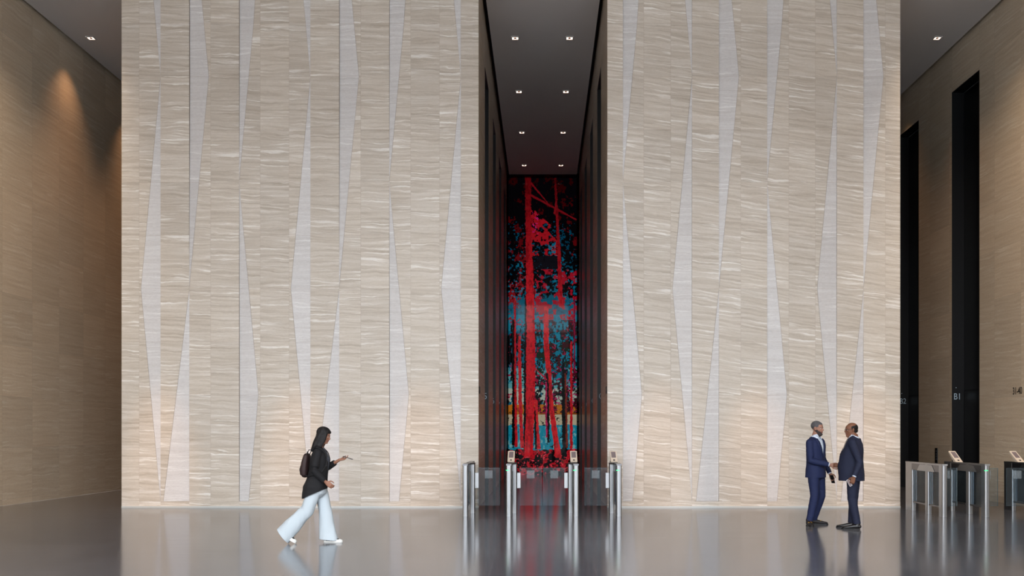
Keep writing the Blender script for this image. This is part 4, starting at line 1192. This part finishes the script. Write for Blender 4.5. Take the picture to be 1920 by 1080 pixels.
# ---- the walking woman ----------------------------------------------------------------
r3 = Vector((-3.24, 13.85, 0)); a3 = math.radians(90)
p3 = empty('person', r3, a3, 'dark-haired woman in black jacket and wide white trousers walking past the stone wall', 'person')
def woman(root):
    k = 1.66 / 1.78
    P = lambda x, y, z: Vector((x, y - .05 * max(0, z - .9), z * k))
    R = Matrix.Rotation(math.radians(4), 3, 'Z') @ Matrix.Rotation(math.radians(16), 3, 'X')
    s = .96
    hc = P(0, -.045, 1.655)
    shR, shL = P(-.145, .0, 1.402), P(.145, .0, 1.402)
    # right arm (near the camera, local -x): bent, hand in front of the hip; left arm raised forward with a phone
    elR, haR = P(-.205, .025, 1.13), Vector((-.175, -.150, .885))
    elL, haL = P(.180, -.06, 1.15), Vector((.115, -.280, 1.195))
    hipR, hipL = P(-.08, .0, .90), P(.08, .0, .90)
    # right leg trails behind (towards -X world = local +y), left leg leads
    knR, anR = Vector((-.085, .145, .475)), Vector((-.085, .44, .165))
    knL, anL = Vector((.075, -.085, .465)), Vector((.075, -.120, .085))
    B = Body()
    B.loft([(P(0, .0, .90), .140, .10), (P(0, .0, 1.04), .115, .085), (P(0, 0, 1.16), .122, .090), (P(0, .0, 1.30), .140, .10), (P(0, .010, 1.42), .122, .072), (P(0, .012, 1.48), .060, .05)], power=2.3, seg=24)
    B.loft([(P(0, .016, 1.43), .052, .052), (P(0, .004, 1.52), .045, .047), (P(0, -.012, 1.60), .044, .048)], seg=18)
    T = head_shape(B, hc, R, s * k, jaw=.92, nose=.97)
    arm(B, shR, elR, haR, .040, .033, .021); arm(B, shL, elL, haL, .040, .033, .021)
    hand(B, haR, (.05, -.75, -.6), (1, 0, 0), -1 if False else 1, .45, .35, .90)
    hand(B, haL, (-.12, -1, .18), (-.35, .15, 1), -1, .32, .5, .90)
    for hp, kn, an in ((hipR, knR, anR), (hipL, knL, anL)):
        B.loft([(hp, .078, .082), (lerp(hp, kn, .6), .058, .062), (kn, .045, .047), (lerp(kn, an, .35), .044, .048), (an, .029, .031)], seg=16)
    me = B.fuse(.0046, 3, .4); lipc = T(0, -.088, -.060)
    me = carve(me, [], lambda c, n: True, mind=lambda c, n: 1 if abs((R.transposed() @ (c - lipc)).x) < .022 and abs((R.transposed() @ (c - lipc)).z) < .011 and (c - lipc).length < .03 else 0)
    link_mesh('body', me, [SKIN3, LIP], root, True)
    eyes(T, R, s * k, root, IRIS)
    # shoulder-length wavy hair
    HB = Body(); V = lambda v: R @ Vector(v)
    HB.ell(T(0, .022, .048), (.090, .104, .090), R); HB.ell(T(0, -.030, .066), (.072, .058, .050), R)
    HB.loft([(T(0, .050, .03), .088, .066), (T(0, .058, -.05), .096, .062), (T(0, .070, -.13), .102, .060), (T(0, .085, -.20), .098, .052), (T(0, .105, -.26), .080, .036)], ref=V((1, 0, 0)), seg=24)
    for q in (-1, 1):
        HB.loft([(T(q * .072, -.020, .06), .018, .036), (T(q * .084, -.014, -.01), .018, .040), (T(q * .086, -.004, -.09), .020, .044), (T(q * .090, .014, -.17), .020, .044), (T(q * .078, .040, -.225), .014, .030)], ref=V((1, 0, 0)), seg=14)
    hm = HB.fuse(.005, 4)
    def kp(c, n):
        q = (R.transposed() @ (c - hc)) / s
        return not (q.y < -.040 and q.z < .055 and abs(q.x) < .072) and not (q.y < -.085 and q.z < .075)
    link_mesh('hair', carve(hm, [], kp, edge=14, folds=fold_fn(9, .006, (26, 26, 7))), HAIRB, root, True)
    for q in (-1, 1):
        eb = MB()
        for j in range(4): eb.cyl(T(q * (.015 + .008 * j), -.0935 + .0014 * j * j, .022 + .001 * j), T(q * (.023 + .008 * j), -.0935 + .0014 * (j + 1) ** 2, .0225 + .001 * j), .0026, 6)
        eb.build('eyebrow', HAIRB, root)
    # grey top under the jacket
    S = Body()
    S.loft([(P(0, -.008, .93), .140, .108), (P(0, -.016, 1.05), .122, .100), (P(0, -.020, 1.18), .128, .112), (P(0, -.018, 1.29), .146, .124), (P(0, .004, 1.40), .130, .088), (P(0, .010, 1.455), .085, .066)], power=2.3, seg=24)
    sm = S.fuse(.008, 4); link_mesh('top', carve(sm, [], lambda c, n: c.z < 1.47 * k, thick=.002, folds=fold_fn(4, .003)), GREYCL, root, True)
    # loose black jacket, open in front, long at the back
    st = [(P(0, .058, .70), .206, .178), (P(0, .040, .86), .202, .170), (P(0, .015, 1.02), .162, .138), (P(0, .002, 1.16), .158, .132), (P(0, -.002, 1.29), .166, .134), (P(0, .006, 1.38), .156, .112), (P(0, .012, 1.43), .122, .086), (P(0, .020, 1.485), .068, .064)]
    J = Body(); J.loft(st, power=2.25, seg=30)
    d1 = (haR - elR).normalized(); d2 = (haL - elL).normalized(); wR, wL = haR - d1 * .03, haL - d2 * .085
    arm(J, shR + Vector((-.004, 0, -.012)), elR, wR, .056, .056, .042); arm(J, shL + Vector((.004, 0, -.012)), elL, wL, .056, .054, .042)
    jm = J.fuse(.008, 14)
    hz_ = .745 * k; nc = P(0, .03, 1.475); nn = Vector((0, .5, 1)).normalized(); hemn = Vector((0, .42, 1)).normalized(); hemp = Vector((0, 0, .785 * k))
    vp = Vector((0, 0, .70)); pl1, pl2 = Vector((1, 0, -.07)).normalized(), Vector((-1, 0, -.07)).normalized()
    def keep(c, n):
        if (c - hemp).dot(hemn) < 0 and c.z < .95: return False
        for w_, d in ((wR, d1), (wL, d2)):
            if (c - w_).dot(d) > 0 and (c - w_).length < .062: return False
        if (c - nc).dot(nn) > 0 and Vector((c.x, c.y - nc.y, 0)).length < .16: return False
        if c.y < 0 and n.y < .2 and (c - vp).dot(pl1) < 0 and (c - vp).dot(pl2) < 0 and abs(c.x) < .06: return False
        return True
    jm = carve(jm, [(hemp, hemn), (wR, d1), (wL, d2), (nc, nn), (vp, pl1), (vp, pl2)], keep, thick=.006, edge=10, folds=fold_fn(12, .006, (7, 7, 8)))
    jk = link_mesh('jacket', jm, BLKCL, root, True)
    c = MB(); N = 14
    for i in range(N):
        a0, a1_ = math.pi * (-.25 + 1.5 * i / N), math.pi * (-.25 + 1.5 * (i + 1) / N)
        Q = lambda a, r, z: P(math.cos(a) * r, .012 + math.sin(a) * r * .9, z)
        c.quad(Q(a0, .062, 1.50), Q(a1_, .062, 1.50), Q(a1_, .086, 1.455), Q(a0, .086, 1.455))
    bmesh.ops.remove_doubles(c.bm, verts=c.bm.verts[:], dist=.0005); bmesh.ops.recalc_face_normals(c.bm, faces=c.bm.faces[:]); thicken(c.bm, -.005); c.build('collar', BLKCL, jk, True)
    # wide-leg trousers
    TB = Body()
    TB.loft([(P(0, .0, .82), .150, .120), (P(0, .0, .92), .152, .122), (P(0, -.004, 1.04), .126, .10)], power=2.4, seg=28)
    TB.loft([(hipR, .084, .092), (lerp(hipR, knR, .5), .088, .098), (knR, .082, .096), (lerp(knR, anR, .45), .086, .108), (anR + Vector((0, .015, -.02)), .090, .130), (anR + Vector((0, .06, -.065)), .092, .135)], seg=24)
    TB.loft([(hipL, .084, .092), (lerp(hipL, knL, .5), .088, .096), (knL, .082, .094), (lerp(knL, anL, .45), .084, .104), (lerp(knL, anL, .85), .090, .122), (anL + Vector((0, -.005, -.02)), .094, .135), (anL + Vector((0, -.01, -.06)), .096, .138)], seg=24)
    tm = TB.fuse(.009, 6)
    dR = Vector((0, .78, -.62)).normalized(); dRp = anR + Vector((0, .05, -.055))
    lp_, ld = Vector((anL.x, anL.y, .040)), Vector((0, .10, -1)).normalized()
    def kt(c, n):
        if c.y > .25 and (c - dRp).dot(dR) > 0: return False
        if c.y < .15 and (c - lp_).dot(ld) > 0: return False
        return True
    ff = fold_fn(21, .009, (9, 9, 2.2))
    tm = carve(tm, [(dRp, dR), (lp_, ld)], kt, thick=.004, folds=lambda p: ff(p) * (1.0 if p.z < .75 else .25))
    link_mesh('trousers', tm, WHTCL, root, True)
    # shoes: white sneakers with black panels; the rear one is lifting on its toes
    shoe('sneaker', (anL.x, anL.y + .055, 0), 0, .272, SOLEW, SOLEW, root, style='sneaker', trim=BLACKP)
    shoe('sneaker', (anR.x, anR.y + .085, .145), 0, .265, SOLEW, SOLEW, root, roll=math.radians(33), style='sneaker', trim=BLACKP)
    tb = Body(); tb.loft(st, power=2.25, seg=30); return haL, tb.fuse(.012, 8)
haL, torso = woman(p3)
from mathutils.bvhtree import BVHTree
bm_ = bmesh.new(); bm_.from_mesh(torso); bvh = BVHTree.FromBMesh(bm_); bm_.free()
M3 = Matrix.Translation(r3) @ Matrix.Rotation(a3, 4, 'Z')
phone(M3 @ (haL + Vector((-.010, -.125, .030))), (math.radians(-72), 0, a3), BLACKP, 'dark phone held up in front of the walking woman', (.07, .145))
# backpack
bk = empty('backpack', r3 + Vector((0, 0, 0)), a3, 'dark maroon backpack on the back of the walking woman', 'backpack')
B = Body(); B.loft([(Vector((0, .190, .985)), .118, .045), (Vector((0, .190, 1.06)), .128, .055), (Vector((0, .178, 1.16)), .126, .052), (Vector((0, .162, 1.255)), .112, .042)], power=3.2, seg=26)
o = link_mesh('bag_body', carve(B.fuse(.008, 4), [], lambda c, n: True, folds=fold_fn(31, .004)), BAG, bk, True)
B = Body(); B.loft([(Vector((0, .232, .99)), .085, .018), (Vector((0, .240, 1.06)), .090, .022), (Vector((0, .228, 1.12)), .082, .016)], power=3.2, seg=22)
link_mesh('front_pocket', B.fuse(.007, 3), BAG, bk, True)
for q in (-1, 1):
    pts = [(q * .075, .160, 1.24), (q * .092, .115, 1.345), (q * .098, .04, 1.385), (q * .098, -.045, 1.362), (q * .100, -.135, 1.30), (q * .108, -.178, 1.22), (q * .128, -.165, 1.12), (q * .156, -.09, 1.03), (q * .168, .02, .985), (q * .150, .12, .965), (q * .100, .170, .985)]
    m = MB(); cs = []
    for i in range(len(pts) - 1):
        for t_ in (0, .25, .5, .75):
            p = lerp(Vector(pts[i]), Vector(pts[i + 1]), t_)
            h_, n_, _i, _d = bvh.find_nearest(p)
            if 1 < i + t_ < 9: p = h_ + n_ * .012
            cs.append(p)
    cs.append(Vector(pts[-1])); del m
    B = Body(); B.loft([(c, .014, .006) for c in cs], ref=(1, 0, 0), seg=10); link_mesh('shoulder_strap', B.fuse(.0045, 2), LEATHSTRAP, bk, True)
B = Body(); B.loft([(Vector((-.03, .16, 1.275)), .006, .006), (Vector((-.02, .155, 1.315)), .006, .006), (Vector((.02, .155, 1.315)), .006, .006), (Vector((.03, .16, 1.275)), .006, .006)], ref=(0, 1, 0), seg=8)
link_mesh('carry_handle', B.fuse(.004, 1), LEATHSTRAP, bk, True)
